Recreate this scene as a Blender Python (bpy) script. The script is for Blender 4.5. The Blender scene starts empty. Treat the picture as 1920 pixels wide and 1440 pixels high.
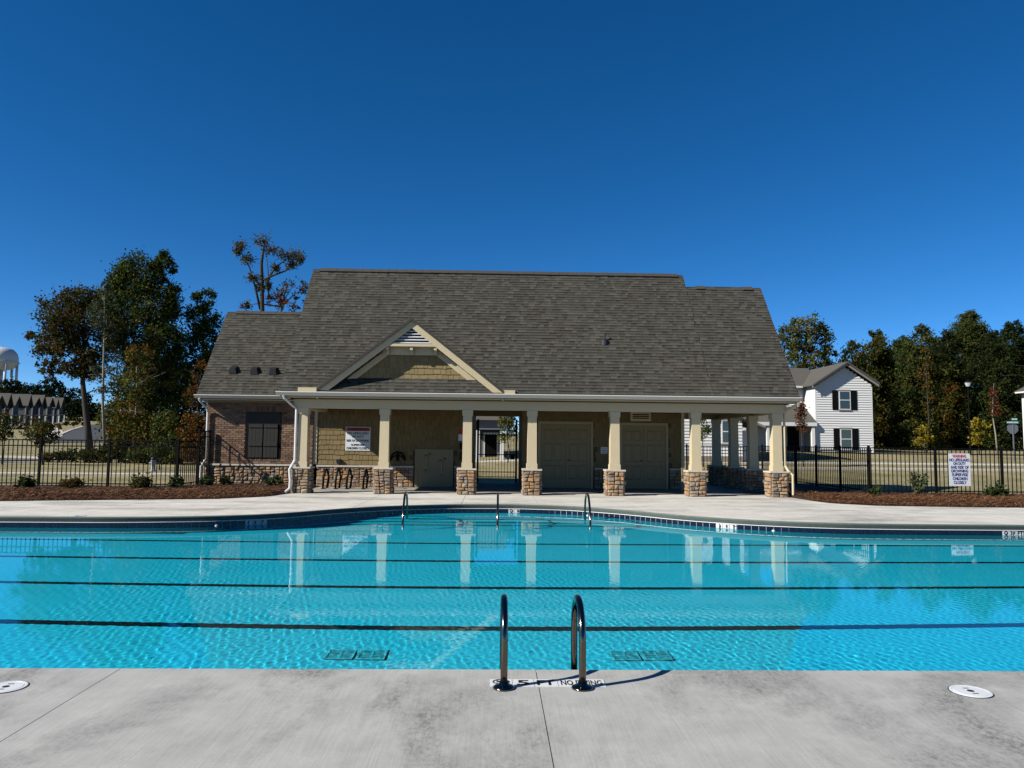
import bpy, math, random
import numpy as np
from mathutils import Vector, Matrix, Quaternion
random.seed(7); RNG = np.random.default_rng(7)
sc = bpy.context.scene
COL = sc.collection
rad = math.radians

# ------------------------------------------------------------------ camera
CAM = Vector((0, 0, 1.65)); FPX = 1390.0; YAW, PITCH, ROLL = rad(1.4), math.atan(109 / FPX), rad(.6)
_f = Vector((math.sin(YAW) * math.cos(PITCH), math.cos(YAW) * math.cos(PITCH), math.sin(PITCH)))
_r = Vector((math.cos(YAW), -math.sin(YAW), 0)); _u = _r.cross(_f)
_r, _u = _r * math.cos(ROLL) + _u * math.sin(ROLL), _u * math.cos(ROLL) - _r * math.sin(ROLL)
cam = bpy.data.cameras.new('camera'); cam_o = bpy.data.objects.new('camera', cam); COL.objects.link(cam_o)
cam.sensor_width = 36; cam.lens = FPX / 1920 * 36; cam.clip_start = .1; cam.clip_end = 3000
M = Matrix((_r, _u, -_f)).transposed().to_4x4(); M.translation = CAM
cam_o.matrix_world = M; sc.camera = cam_o

# ------------------------------------------------------------------ sky, sun, exposure
SUN_TRAVEL = Vector((1, .445, -.735)).normalized()
world = bpy.data.worlds.new('World'); sc.world = world; world.use_nodes = True
wn = world.node_tree
sky = wn.nodes.new('ShaderNodeTexSky'); sky.sky_type = 'NISHITA'; sky.sun_disc = False
sky.sun_elevation = math.asin(-SUN_TRAVEL.z)
sky.sun_rotation = math.atan2(-SUN_TRAVEL.x, -SUN_TRAVEL.y) % (2 * math.pi)
sky.altitude = 3000; sky.air_density = 0.7; sky.dust_density = 0.0; sky.ozone_density = 3.0
gam = wn.nodes.new('ShaderNodeGamma'); gam.inputs[1].default_value = 1.0
hsv = wn.nodes.new('ShaderNodeHueSaturation'); hsv.inputs['Saturation'].default_value = 1.30; hsv.inputs['Value'].default_value = 1.0
bg = wn.nodes['Background']; bg.inputs[1].default_value = .078
wn.links.new(sky.outputs[0], gam.inputs[0]); wn.links.new(gam.outputs[0], hsv.inputs['Color']); wn.links.new(hsv.outputs[0], bg.inputs[0])
sun = bpy.data.lights.new('sun', 'SUN'); sun.energy = 5.0; sun.angle = rad(.53); sun.color = (1, .95, .87)
sun_o = bpy.data.objects.new('sun', sun); COL.objects.link(sun_o)
sun_o.rotation_euler = SUN_TRAVEL.to_track_quat('-Z', 'Y').to_euler(); sun_o.location = (-30, -20, 40)
sun.cycles.is_caustics_light = True
vs = sc.view_settings; vs.view_transform = 'Standard'; vs.look = 'None'; vs.exposure = .85; vs.gamma = 1; vs.use_curve_mapping = False
sc.cycles.use_denoising = True; sc.cycles.caustics_reflective = False; sc.cycles.max_bounces = 10; sc.cycles.diffuse_bounces = 1; sc.cycles.transparent_max_bounces = 16
sc.cycles.sample_clamp_indirect = 6

# ------------------------------------------------------------------ helpers
def ray(px, py): return (_r * ((px - 960) / FPX) + _u * ((720 - py) / FPX) + _f)
def at(px, py, y):
    d = ray(px, py); return CAM + d * (y / d.y)
def onz(px, py, z=0.0):
    d = ray(px, py); return CAM + d * ((z - CAM.z) / d.z)

class MB:
    def __init__(s): s.v = []; s.f = []
    def add(s, vs, fs):
        n = len(s.v); s.v += [tuple(p) for p in vs]; s.f += [tuple(i + n for i in f) for f in fs]; return s
    def hexa(s, p):
        return s.add(p, [(0, 3, 2, 1), (4, 5, 6, 7), (0, 1, 5, 4), (1, 2, 6, 5), (2, 3, 7, 6), (3, 0, 4, 7)])
    def box(s, x0, x1, y0, y1, z0, z1):
        return s.hexa([(x0, y0, z0), (x1, y0, z0), (x1, y1, z0), (x0, y1, z0), (x0, y0, z1), (x1, y0, z1), (x1, y1, z1), (x0, y1, z1)])
    def prism(s, pts, off):
        n = len(pts); off = Vector(off); a = [Vector(p) for p in pts]; b = [p + off for p in a]
        return s.add(a + b, [tuple(range(n))[::-1], tuple(range(n, 2 * n))] + [(i, (i + 1) % n, n + (i + 1) % n, n + i) for i in range(n)])
    def frustum(s, cx, cy, z0, z1, w0, w1, d0=None, d1=None):
        d0 = d0 or w0; d1 = d1 or w1
        return s.hexa([(cx - w0 / 2, cy - d0 / 2, z0), (cx + w0 / 2, cy - d0 / 2, z0), (cx + w0 / 2, cy + d0 / 2, z0), (cx - w0 / 2, cy + d0 / 2, z0),
                       (cx - w1 / 2, cy - d1 / 2, z1), (cx + w1 / 2, cy - d1 / 2, z1), (cx + w1 / 2, cy + d1 / 2, z1), (cx - w1 / 2, cy + d1 / 2, z1)])
    def tube(s, path, r, n=8, r1=None, cap=True):
        P = [Vector(p) for p in path]; m = len(P); r1 = r if r1 is None else r1
        t0 = (P[1] - P[0]).normalized(); u = t0.orthogonal().normalized(); vs = []; fs = []
        for i, p in enumerate(P):
            t = (P[min(i + 1, m - 1)] - P[max(i - 1, 0)]).normalized()
            u = (u - t * u.dot(t)); u = u.normalized() if u.length > 1e-6 else t.orthogonal().normalized(); w = t.cross(u)
            rr = r + (r1 - r) * i / (m - 1)
            for k in range(n):
                a = 2 * math.pi * k / n; vs.append(p + (u * math.cos(a) + w * math.sin(a)) * rr)
        for i in range(m - 1):
            for k in range(n): fs.append((i * n + k, i * n + (k + 1) % n, (i + 1) * n + (k + 1) % n, (i + 1) * n + k))
        if cap: fs += [tuple(range(n))[::-1], tuple(range((m - 1) * n, m * n))]
        return s.add(vs, fs)
    def lathe(s, prof, c, n=24):
        c = Vector(c); vs = []; fs = []; m = len(prof)
        for r, z in prof:
            for k in range(n):
                a = 2 * math.pi * k / n; vs.append(c + Vector((r * math.cos(a), r * math.sin(a), z)))
        for i in range(m - 1):
            for k in range(n): fs.append((i * n + k, i * n + (k + 1) % n, (i + 1) * n + (k + 1) % n, (i + 1) * n + k))
        fs += [tuple(range(n))[::-1], tuple(range((m - 1) * n, m * n))]
        return s.add(vs, fs)
    def mesh(s, name, m=None, smooth=False):
        me = bpy.data.meshes.new(name); me.from_pydata(s.v, [], s.f)
        if m: me.materials.append(m)
        if smooth: me.polygons.foreach_set('use_smooth', [True] * len(me.polygons))
        me.update(); return me
    def build(s, name, m, parent=None, smooth=False):
        return piece(s.mesh(name, m, smooth), name, parent)

ORG = {}
def piece(me, name, parent=None, loc=(0, 0, 0), rot=None, scale=None):
    o = bpy.data.objects.new(name, me); COL.objects.link(o)
    l = Vector(loc); ORG[o.name] = l.copy()
    if parent is not None: o.parent = parent; l = l - ORG[parent.name]
    o.location = l
    if rot is not None: o.rotation_euler = rot
    if scale is not None: o.scale = scale
    return o
def thing(name, loc, label, cat, group=None):
    o = piece(None, name, None, loc); o.empty_display_size = .2
    return tag(o, label, cat, group)
def tag(o, label=None, cat=None, group=None, kind=None):
    if label: o['label'] = label
    if cat: o['category'] = cat
    if group: o['group'] = group
    if kind: o['kind'] = kind
    return o
def struct(o): o['kind'] = 'structure'; return o
def stuff(o): o['kind'] = 'stuff'; return o

# ------------------------------------------------------------------ materials
ALB = .68
def nodes(m): return m.node_tree.nodes, m.node_tree.links
def mat(name, c, rough=.7, var=0.0, scale=5.0, bump=0.0, bscale=60.0, metal=0.0, spec=.3, stretch=None):
    c = tuple(q * ALB for q in c); m = bpy.data.materials.new(name); m.use_nodes = True; N, L = nodes(m); b = N['Principled BSDF']
    b.inputs['Roughness'].default_value = rough; b.inputs['Metallic'].default_value = metal; b.inputs['Specular IOR Level'].default_value = spec
    b.inputs['Base Color'].default_value = (*c, 1)
    if var or bump:
        tc = N.new('ShaderNodeTexCoord'); g = N.new('ShaderNodeNewGeometry'); vec = g.outputs['Position']
        if stretch:
            mp = N.new('ShaderNodeMapping'); mp.inputs['Scale'].default_value = stretch; L.new(vec, mp.inputs[0]); vec = mp.outputs[0]
    if var:
        n = N.new('ShaderNodeTexNoise'); n.inputs['Scale'].default_value = scale; n.inputs['Detail'].default_value = 6; n.inputs['Roughness'].default_value = .6; L.new(vec, n.inputs['Vector'])
        r = N.new('ShaderNodeMapRange'); r.inputs[1].default_value = .3; r.inputs[2].default_value = .7; r.inputs[3].default_value = 1 - var; r.inputs[4].default_value = 1 + var; L.new(n.outputs[0], r.inputs[0])
        mx = N.new('ShaderNodeVectorMath'); mx.operation = 'SCALE'; mx.inputs[0].default_value = c; L.new(r.outputs[0], mx.inputs['Scale']); L.new(mx.outputs[0], b.inputs['Base Color'])
    if bump:
        n2 = N.new('ShaderNodeTexNoise'); n2.inputs['Scale'].default_value = bscale; n2.inputs['Detail'].default_value = 4; L.new(vec, n2.inputs['Vector'])
        bp = N.new('ShaderNodeBump'); bp.inputs['Strength'].default_value = bump; bp.inputs['Distance'].default_value = .01; L.new(n2.outputs[0], bp.inputs['Height']); L.new(bp.outputs[0], b.inputs['Normal'])
    return m
def ramp_mat(name, cols, source='object', rough=.85, fine=.15, fscale=40.0, bump=.3, big=0.0):
    """colour picked per piece: from the object's random value, or from the face attribute 'tone' of a joined mesh"""
    m = bpy.data.materials.new(name); m.use_nodes = True; N, L = nodes(m); b = N['Principled BSDF']; b.inputs['Roughness'].default_value = rough; b.inputs['Specular IOR Level'].default_value = .2
    if source == 'object': s = N.new('ShaderNodeObjectInfo').outputs['Random']
    else:
        a = N.new('ShaderNodeAttribute'); a.attribute_name = 'tone'; s = a.outputs['Fac']
    cr = N.new('ShaderNodeValToRGB'); cr.color_ramp.interpolation = 'LINEAR'
    e = cr.color_ramp.elements
    while len(e) < len(cols): e.new(.5)
    for i, c in enumerate(cols): e[i].position = i / (len(cols) - 1); e[i].color = (c[0] * ALB, c[1] * ALB, c[2] * ALB, 1)
    L.new(s, cr.inputs[0])
    g = N.new('ShaderNodeNewGeometry'); n = N.new('ShaderNodeTexNoise'); n.inputs['Scale'].default_value = fscale; n.inputs['Detail'].default_value = 5; L.new(g.outputs['Position'], n.inputs['Vector'])
    r = N.new('ShaderNodeMapRange'); r.inputs[1].default_value = .25; r.inputs[2].default_value = .75; r.inputs[3].default_value = 1 - fine; r.inputs[4].default_value = 1 + fine; L.new(n.outputs[0], r.inputs[0])
    mx = N.new('ShaderNodeVectorMath'); mx.operation = 'SCALE'; L.new(cr.outputs[0], mx.inputs[0]); L.new(r.outputs[0], mx.inputs['Scale']); out = mx.outputs[0]
    if big:
        n3 = N.new('ShaderNodeTexNoise'); n3.inputs['Scale'].default_value = .7; n3.inputs['Detail'].default_value = 4; L.new(g.outputs['Position'], n3.inputs['Vector'])
        mm = N.new('ShaderNodeMix'); mm.data_type = 'RGBA'; mm.blend_type = 'MULTIPLY'; r3 = N.new('ShaderNodeMapRange'); r3.inputs[1].default_value = .45; r3.inputs[2].default_value = .7; r3.inputs[4].default_value = big; L.new(n3.outputs[0], r3.inputs[0])
        L.new(r3.outputs[0], mm.inputs[0]); L.new(out, mm.inputs[6]); mm.inputs[7].default_value = (1, .78, .72, 1); out = mm.outputs[2]
    L.new(out, b.inputs['Base Color'])
    if bump:
        bp = N.new('ShaderNodeBump'); bp.inputs['Strength'].default_value = bump; bp.inputs['Distance'].default_value = .01; L.new(n.outputs[0], bp.inputs['Height']); L.new(bp.outputs[0], b.inputs['Normal'])
    return m
def leaf_mat():
    m = bpy.data.materials.new('leaves'); m.use_nodes = True; N, L = nodes(m); N.remove(N['Principled BSDF'])
    a = N.new('ShaderNodeAttribute'); a.attribute_name = 'col'; d = N.new('ShaderNodeBsdfDiffuse'); t = N.new('ShaderNodeBsdfTranslucent'); mx = N.new('ShaderNodeMixShader'); mx.inputs[0].default_value = .25
    L.new(a.outputs['Color'], d.inputs[0]); L.new(a.outputs['Color'], t.inputs[0]); L.new(d.outputs[0], mx.inputs[1]); L.new(t.outputs[0], mx.inputs[2]); L.new(mx.outputs[0], N['Material Output'].inputs[0])
    return m
def concrete_mat(name, c, stain=.5, broom=True, stretch=(1, .55, 1)):
    m = bpy.data.materials.new(name); m.use_nodes = True; N, L = nodes(m); b = N['Principled BSDF']; b.inputs['Roughness'].default_value = .75; b.inputs['Specular IOR Level'].default_value = .25
    g = N.new('ShaderNodeNewGeometry'); P = g.outputs['Position']
    def noise(s, det=6, rg=.6, vec=P, dist=0.0):
        n = N.new('ShaderNodeTexNoise'); n.inputs['Scale'].default_value = s; n.inputs['Detail'].default_value = det; n.inputs['Roughness'].default_value = rg; n.inputs['Distortion'].default_value = dist; L.new(vec, n.inputs['Vector']); return n.outputs[0]
    def rng(x, a, bb, lo, hi):
        r = N.new('ShaderNodeMapRange'); r.inputs[1].default_value = a; r.inputs[2].default_value = bb; r.inputs[3].default_value = lo; r.inputs[4].default_value = hi; L.new(x, r.inputs[0]); return r.outputs[0]
    def mul(x, y, op='MULTIPLY'):
        k = N.new('ShaderNodeMath'); k.operation = op
        for i, q in enumerate((x, y)):
            if isinstance(q, float): k.inputs[i].default_value = q
            else: L.new(q, k.inputs[i])
        return k.outputs[0]
    mp = N.new('ShaderNodeMapping'); mp.inputs['Scale'].default_value = stretch; L.new(P, mp.inputs[0])
    patches = rng(noise(.75, 6, .66, mp.outputs[0], .3), .47, .66, 0, 1)            # broad damp-looking weathered areas
    mott = rng(noise(34, 6, .8, mp.outputs[0], .4), .44, .58, 0, 1)              # mottled laitance inside them
    st = mul(patches, mul(mott, .55, 'ADD'))
    mid = rng(noise(2.2, 6, .65), .3, .7, .86, 1.12); fine = rng(noise(60, 4, .7), .3, .7, .93, 1.06)
    val = mul(mul(mid, fine), rng(st, 0, 1.4, 1.0, 1 - stain))
    if broom:
        mp2 = N.new('ShaderNodeMapping'); mp2.inputs['Scale'].default_value = (90, 2.2, 1); mp2.inputs['Rotation'].default_value = (0, 0, rad(8)); L.new(P, mp2.inputs[0])
        br = noise(1, 3, .6, mp2.outputs[0]); val = mul(val, rng(br, .3, .7, .91, 1.07))
    mx = N.new('ShaderNodeVectorMath'); mx.operation = 'SCALE'; mx.inputs[0].default_value = c; L.new(val, mx.inputs['Scale']); L.new(mx.outputs[0], b.inputs['Base Color'])
    bp = N.new('ShaderNodeBump'); bp.inputs['Strength'].default_value = .25; bp.inputs['Distance'].default_value = .004; L.new(noise(120, 3, .7), bp.inputs['Height']); L.new(bp.outputs[0], b.inputs['Normal'])
    return m

CONC_NEAR = concrete_mat('weathered concrete', (.315, .313, .293), .70)
CONC_FAR = concrete_mat('pale concrete', (.465, .445, .395), .62, False, (.38, 1.15, 1))
CONC_PORCH_SHADE = concrete_mat('porch concrete darkened for shade', (.24, .225, .195), .3, False)  # same concrete as the deck, with the porch shade put into its colour
CONC_WALK = mat('walkway concrete', (.55, .52, .45), .85, .08, 3)
CREAM = mat('cream painted trim', (.66, .555, .355), .55, .03, 4, .05, 80)
WHITE_PAINT = mat('white aluminium', (.80, .80, .78), .4)
GUTTER = mat('cream gutter', (.80, .76, .62), .4)
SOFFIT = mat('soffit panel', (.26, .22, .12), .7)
SHAKE = ramp_mat('tan shake siding', [(.25, .185, .085), (.28, .21, .096), (.31, .23, .108)], 'object', .75, .06, 20, .1)
SHAKE_T = ramp_mat('tan shake siding joined', [(.25, .185, .085), (.28, .21, .096), (.31, .23, .108)], 'tone', .75, .06, 20, .1)
SHAKE_P = ramp_mat('shade-darkened porch shake siding', [(.205, .15, .065), (.23, .17, .075), (.255, .19, .085)], 'object', .75, .06, 20, .1); SHAKE_PT = ramp_mat('shade-darkened porch shake siding joined', [(.205, .15, .065), (.23, .17, .075), (.255, .19, .085)], 'tone', .75, .06, 20, .1)  # darker copy of the gable shakes, porch shade painted into the colour
SHAKE_BACK = mat('shake backing', (.11, .08, .04), .8)
DOOR_PAINT = mat('tan door paint', (.30, .24, .125), .5, .03, 3)
FRAME_PAINT = mat('pale door frame', (.42, .35, .20), .5, .03, 3)
BRICKS = [(.12, .065, .045), (.20, .112, .07), (.28, .175, .11), (.18, .115, .08), (.33, .225, .14)]
BRICK = ramp_mat('brick', BRICKS, 'object', .9, .25, 30, .5); BRICK_T = ramp_mat('brick joined', BRICKS, 'tone', .9, .25, 30, .5)
MORTAR = mat('mortar', (.26, .215, .165), .95, .1, 20)
STONES = [(.24, .165, .115), (.40, .27, .155), (.30, .19, .115), (.44, .36, .26), (.21, .18, .16), (.46, .26, .11), (.34, .25, .17)]
STONE = ramp_mat('ledge stone', STONES, 'object', .9, .32, 14, .7); STONE_T = ramp_mat('ledge stone joined', STONES, 'tone', .9, .32, 14, .7)
STONE_CAP = mat('cast stone cap', (.62, .55, .44), .85, .15, 12, .3, 30)
STONE_GAP = mat('deep mortar', (.06, .047, .035), .95, .1, 20)
SHINGLE = ramp_mat('asphalt shingle', [(.022, .0215, .017), (.048, .0465, .038), (.080, .0775, .063), (.120, .116, .094)], 'tone', .95, .3, 160, .3, .3)
ROOF_EDGE = mat('roof edge', (.03, .03, .027), .8)
RIDGE = mat('ridge shingle', (.06, .056, .048), .95, .2, 30)
BLACK_METAL = mat('black powder coat', (.007, .007, .007), .7, spec=.06)
DARK_PLASTIC = mat('black plastic vent', (.02, .02, .024), .5)
DARK_SHUTTER = mat('shade-darkened bronze shutter', (.022, .020, .016), .6)  # dark shutters, coloured darker still for the shade of their recess
STEEL = mat('stainless steel', (.22, .18, .145), .14, .08, 30, metal=1.0, spec=.5)
TILE_NAVY = mat('navy glazed tile', (.008, .011, .030), .15, .25, 6, spec=.4)
TILE_BLACK = mat('black lane tile', (.006, .012, .02), .3)
TILE_WHITE = mat('white marker tile', (.80, .81, .80), .3)
GROUT = mat('pale grout', (.95, .97, .95), .9)
PLASTER = mat('pool plaster', (.02, .83, 1.12), .8, .05, 2)
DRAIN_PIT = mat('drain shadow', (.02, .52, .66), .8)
COPING = mat('green-grey coping edge', (.13, .165, .145), .8, .12, 8)  # dark green-grey, darker than the deck concrete
BLACK_INK = mat('black lettering', (.01, .01, .012), .6)
BLUE_INK = mat('navy lettering', (.02, .03, .22), .6)
RED_INK = mat('red lettering', (.60, .02, .03), .6)
SIGN_WHITE = mat('white sign panel', (.82, .84, .86), .4)
ASPHALT = mat('asphalt', (.055, .055, .055), .9, .15, 2)
SIDING = mat('white lap siding', (.78, .78, .76), .6)
SIDING_GREY = mat('grey lap siding', (.20, .22, .25), .7)
DARK_SIDING = mat('shade-darkened siding', (.06, .065, .07), .8)  # wall colour lowered to carry the deep porch shade
TRIM_TAUPE = mat('taupe trim', (.26, .235, .22), .6)
HOUSE_ROOF = mat('house shingles', (.10, .093, .08), .95, .25, 12, .3, 40)
GLASS = mat('window glass', (.03, .05, .05), .05, spec=.8)
BARK = mat('bark', (.05, .042, .034), .95, .3, 6, .6, 12)
BARK_PALE = mat('pale bark', (.28, .25, .20), .95, .3, 6, .4, 12)
LEAF = leaf_mat()
NEEDLE = None

# ------------------------------------------------------------------ terrain
def sstep(a, b, x):
    t = min(1, max(0, (x - a) / (b - a))); return t * t * (3 - 2 * t)
def gz(x, y):
    right = 1.15 * sstep(29, 58, y) + .012 * max(0, y - 58)
    left = 4.2 * max(0, (y - 58)) / 122
    t = sstep(-14, 4, x)
    return -.03 + left * (1 - t) + right * t
def grid_sheet(name, xs, ys, m, keep=None, zf=gz, dz=0.0, parent=None):
    b = MB(); nx = len(xs); b.v = [(x, y, zf(x, y) + dz) for y in ys for x in xs]
    for j in range(len(ys) - 1):
        for i in range(nx - 1):
            if keep is None or keep((xs[i] + xs[i + 1]) / 2, (ys[j] + ys[j + 1]) / 2):
                b.f.append((j * nx + i, j * nx + i + 1, (j + 1) * nx + i + 1, (j + 1) * nx + i))
    return b.build(name, m, parent, True)
def grass_mat():
    m = mat('autumn lawn', (.19, .16, .065), .95); N, L = nodes(m); b = N['Principled BSDF']; g = N.new('ShaderNodeNewGeometry')
    n = N.new('ShaderNodeTexNoise'); n.inputs['Scale'].default_value = .25; n.inputs['Detail'].default_value = 8; n.inputs['Roughness'].default_value = .65; L.new(g.outputs['Position'], n.inputs['Vector'])
    n2 = N.new('ShaderNodeTexNoise'); n2.inputs['Scale'].default_value = 9; n2.inputs['Detail'].default_value = 6; L.new(g.outputs['Position'], n2.inputs['Vector'])
    cr = N.new('ShaderNodeValToRGB'); e = cr.color_ramp.elements; e[0].position = .40; e[0].color = (.085, .09, .03, 1); e[1].position = .60; e[1].color = (.27, .215, .115, 1)
    ad = N.new('ShaderNodeMath'); ad.operation = 'MULTIPLY_ADD'; L.new(n2.outputs[0], ad.inputs[0]); ad.inputs[1].default_value = .5; mm = N.new('ShaderNodeMath'); mm.operation = 'MULTIPLY'; mm.inputs[1].default_value = .5; L.new(n.outputs[0], mm.inputs[0]); L.new(mm.outputs[0], ad.inputs[2])
    L.new(ad.outputs[0], cr.inputs[0]); L.new(cr.outputs[0], b.inputs['Base Color'])
    bp = N.new('ShaderNodeBump'); bp.inputs['Strength'].default_value = .8; bp.inputs['Distance'].default_value = .05; L.new(n2.outputs[0], bp.inputs['Height']); L.new(bp.outputs[0], b.inputs['Normal'])
    return m
LAWN = grass_mat()
xs = [-1500, -700, -400, -250, -170] + list(np.arange(-130, -16, 6)) + [-16] + list(np.arange(-13, 16, 3)) + [16] + list(np.arange(20, 130, 6)) + [170, 250, 400, 700, 1500]
ys = [-300, -60, -8, 20.4] + list(np.arange(22, 70, 2)) + list(np.arange(72, 200, 8)) + [220, 260, 330, 420, 600, 1000, 2000]
struct(grid_sheet('ground', [float(a) for a in xs], [float(a) for a in ys], LAWN, lambda x, y: not (-16 < x < 16 and -8 < y < 20.4)))
def strip(name, pts, w, m, dz=.03, step=1.0, zf=gz):
    P = [Vector((p[0], p[1], 0)) for p in pts]; Q = []
    for a, b2 in zip(P[:-1], P[1:]):
        k = max(1, int((b2 - a).length / step)); Q += [a.lerp(b2, i / k) for i in range(k)]
    Q.append(P[-1]); b = MB(); n = len(Q)
    for i, p in enumerate(Q):
        t = (Q[min(i + 1, n - 1)] - Q[max(0, i - 1)]).normalized(); s = Vector((-t.y, t.x, 0)) * w / 2
        for q in (p - s, p + s): b.v.append((q.x, q.y, zf(q.x, q.y) + dz))
        for q in (p - s, p + s): b.v.append((q.x, q.y, zf(q.x, q.y) - .25))
    for i in range(n - 1):
        k = i * 4; b.f += [(k, k + 1, k + 5, k + 4), (k + 2, k, k + 4, k + 6), (k + 1, k + 3, k + 7, k + 5)]
    return b.build(name, m)
def smooth_path(pts, n=6):
    out = []
    for i in range(len(pts) - 1):
        p0, p1, p2, p3 = [Vector((*pts[min(max(j, 0), len(pts) - 1)], 0)) for j in (i - 1, i, i + 1, i + 2)]
        for k in range(n):
            t = k / n; q = .5 * ((2 * p1) + (p2 - p0) * t + (2 * p0 - 5 * p1 + 4 * p2 - p3) * t * t + (3 * p1 - p0 - 3 * p2 + p3) * t ** 3); out.append((q.x, q.y))
    out.append(pts[-1]); return out
# left: pavement, kerbs and the street bending up the hill
struct(strip('pavement', [(-60, 34.2), (-24, 34.9), (-10.5, 36)], 1.3, CONC_WALK, .03))
struct(strip('road', smooth_path([(-90, 54), (-50, 54), (-40, 53.6), (-34, 53.6)]), 9.0, ASPHALT, .02, 2))
struct(strip('road', [(-49, 88), (-78, 145), (-112, 215)], 6.0, ASPHALT, .03, 4))
struct(strip('kerb', smooth_path([(-90, 48.2), (-46, 48.6), (-36, 49.3), (-33, 52), (-32.5, 56.5), (-36, 59.3), (-48, 60), (-90, 60.5)]), .35, CONC_WALK, .12, 1))
struct(strip('kerb', [(-52.5, 88), (-81.5, 145), (-115.5, 215)], .5, CONC_WALK, .12, 4))
struct(strip('path', smooth_path([(-90, 43), (-48, 43.5), (-36, 45.5), (-29.5, 54.5), (-27, 57.5), (-20, 58), (-12, 58)]), .9, CONC_WALK, .035))
struct(strip('path', smooth_path([(-60, 100), (-66, 112), (-82, 140), (-100, 170)]), 3.5, CONC_WALK, .06, 2))
# right: kerb and pavement across the lawn
struct(strip('path', [(-8, 44.2), (120, 44.2)], 1.1, CONC_WALK, .03, 3))
struct(strip('kerb', [(13, 40.2), (120, 40.2)], .40, CONC_WALK, .10, 3))

# ------------------------------------------------------------------ pool shell and deck
WZ = -.22; NEAR = 5.55; PX = 15.0
LIPX = [-16, -10.24, -8.08, -7.04, -6.01, -5, -4.35, -3.69, -2.49, -1, .52, 2.01, 3.31, 4.32, 5.41, 6.42, 7.47, 8.97, 11.29, 16]
LIPY = [15.85, 15.86, 15.92, 16.06, 16.31, 16.78, 17.43, 18.30, 19.25, 19.86, 19.97, 19.62, 18.58, 17.36, 16.52, 16.06, 15.82, 15.75, 15.76, 15.76]
_xx = np.linspace(-16, 16, 641); _yy = np.interp(_xx, LIPX, LIPY)
_k = np.hanning(31); _k /= _k.sum(); _yy = np.convolve(np.pad(_yy, 15, mode='edge'), _k, 'valid')
def lip(x): return float(np.interp(x, _xx, _yy))
# the far edge as an even polyline
_arc = np.concatenate([[0], np.cumsum(np.hypot(np.diff(_xx), np.diff(_yy)))])
def edge_at(s):
    x = float(np.interp(s, _arc, _xx)); y = lip(x); d = Vector((1, (lip(x + .05) - lip(x - .05)) / .1, 0)).normalized()
    return Vector((x, y, 0)), d, Vector((d.y, -d.x, 0))       # point, tangent, direction into the pool
EDGE = [edge_at(s) for s in np.linspace(_arc[20], _arc[-21], 220)]
def floor_z(y): return WZ - (1.60 - .0526 * (min(y, 16.0) - NEAR))
STEPS = [(17.5, 1.0), (17.85, .8), (18.25, .6), (18.7, .4), (19.15, .2)]
def bay_depth(y):
    d = 1.05
    for yy, dd in STEPS:
        if y >= yy: d = dd
    return d
b = MB()
# main floor
ysf = [NEAR - .02, 8, 10, 12, 14, 16.0]
for j in range(len(ysf) - 1):
    b.add([(-PX, ysf[j], floor_z(ysf[j])), (PX, ysf[j], floor_z(ysf[j])), (PX, ysf[j + 1], floor_z(ysf[j + 1])), (-PX, ysf[j + 1], floor_z(ysf[j + 1]))], [(0, 1, 2, 3)])
# bay floor and straight steps
b.add([(-6.5, 16.0, floor_z(16)), (6.9, 16.0, floor_z(16)), (6.9, 17.5, WZ - 1.0), (-6.5, 17.5, WZ - 1.0)], [(0, 1, 2, 3)])
prev = 1.0
for i, (yy, dd) in enumerate(STEPS):
    y2 = STEPS[i + 1][0] if i < len(STEPS) - 1 else 20.6
    if dd < prev: b.add([(-5.5, yy, WZ - prev), (5.7, yy, WZ - prev), (5.7, yy, WZ - dd), (-5.5, yy, WZ - dd)], [(0, 1, 2, 3)])
    b.add([(-5.5, yy, WZ - dd), (5.7, yy, WZ - dd), (5.7, y2, WZ - dd), (-5.5, y2, WZ - dd)], [(0, 1, 2, 3)]); prev = dd
# walls
for (p, d, n), (p2, d2, n2) in zip(EDGE[:-1], EDGE[1:]):
    q = p - n * .022; q2 = p2 - n2 * .022
    b.add([(q.x, q.y, -2.0), (q2.x, q2.y, -2.0), (q2.x, q2.y, -.115), (q.x, q.y, -.115)], [(0, 1, 2, 3)])
b.add([(-PX, NEAR + .03, -2), (PX, NEAR + .03, -2), (PX, NEAR + .03, -.1), (-PX, NEAR + .03, -.1)], [(0, 3, 2, 1)])
for sx in (-PX, PX): b.add([(sx, NEAR, -2), (sx, 16, -2), (sx, 16, -.1), (sx, NEAR, -.1)], [(0, 1, 2, 3)])
basin = struct(b.build('pool_basin', PLASTER)); RECEIVERS = [basin]
# undercut coping edge following the far side
b = MB(); prof = [(-.045, 0.0), (0.0, 0.0), (.012, -.005), (.016, -.018), (.008, -.045), (-.012, -.095), (-.016, -.108), (-.03, -.112)]
for p, d, n in EDGE:
    for o_, z_ in prof: q = p + n * o_; b.v.append((q.x, q.y, z_ - .001))
m_ = len(prof)
for i in range(len(EDGE) - 1):
    for k in range(m_ - 1): b.f.append((i * m_ + k, i * m_ + k + 1, (i + 1) * m_ + k + 1, (i + 1) * m_ + k))
struct(b.build('coping', COPING, None, True))
b = MB()
for (p, d, n), (p2, d2, n2) in zip(EDGE[:-1], EDGE[1:]):
    q, q2, r_, r2 = p - n * .014, p2 - n2 * .014, p + n * .004, p2 + n2 * .004
    b.add([(q.x, q.y, -.30), (q2.x, q2.y, -.30), (q2.x, q2.y, -.112), (q.x, q.y, -.112)], [(0, 1, 2, 3)])
    b.add([(q.x, q.y, -.1235), (q2.x, q2.y, -.1235), (r2.x, r2.y, -.1235), (r_.x, r_.y, -.1235), (r_.x, r_.y, -.1135), (r2.x, r2.y, -.1135)], [(3, 2, 5, 4), (0, 1, 2, 3)])
RECEIVERS.append(b.build('grout_band', GROUT, basin))
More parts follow.
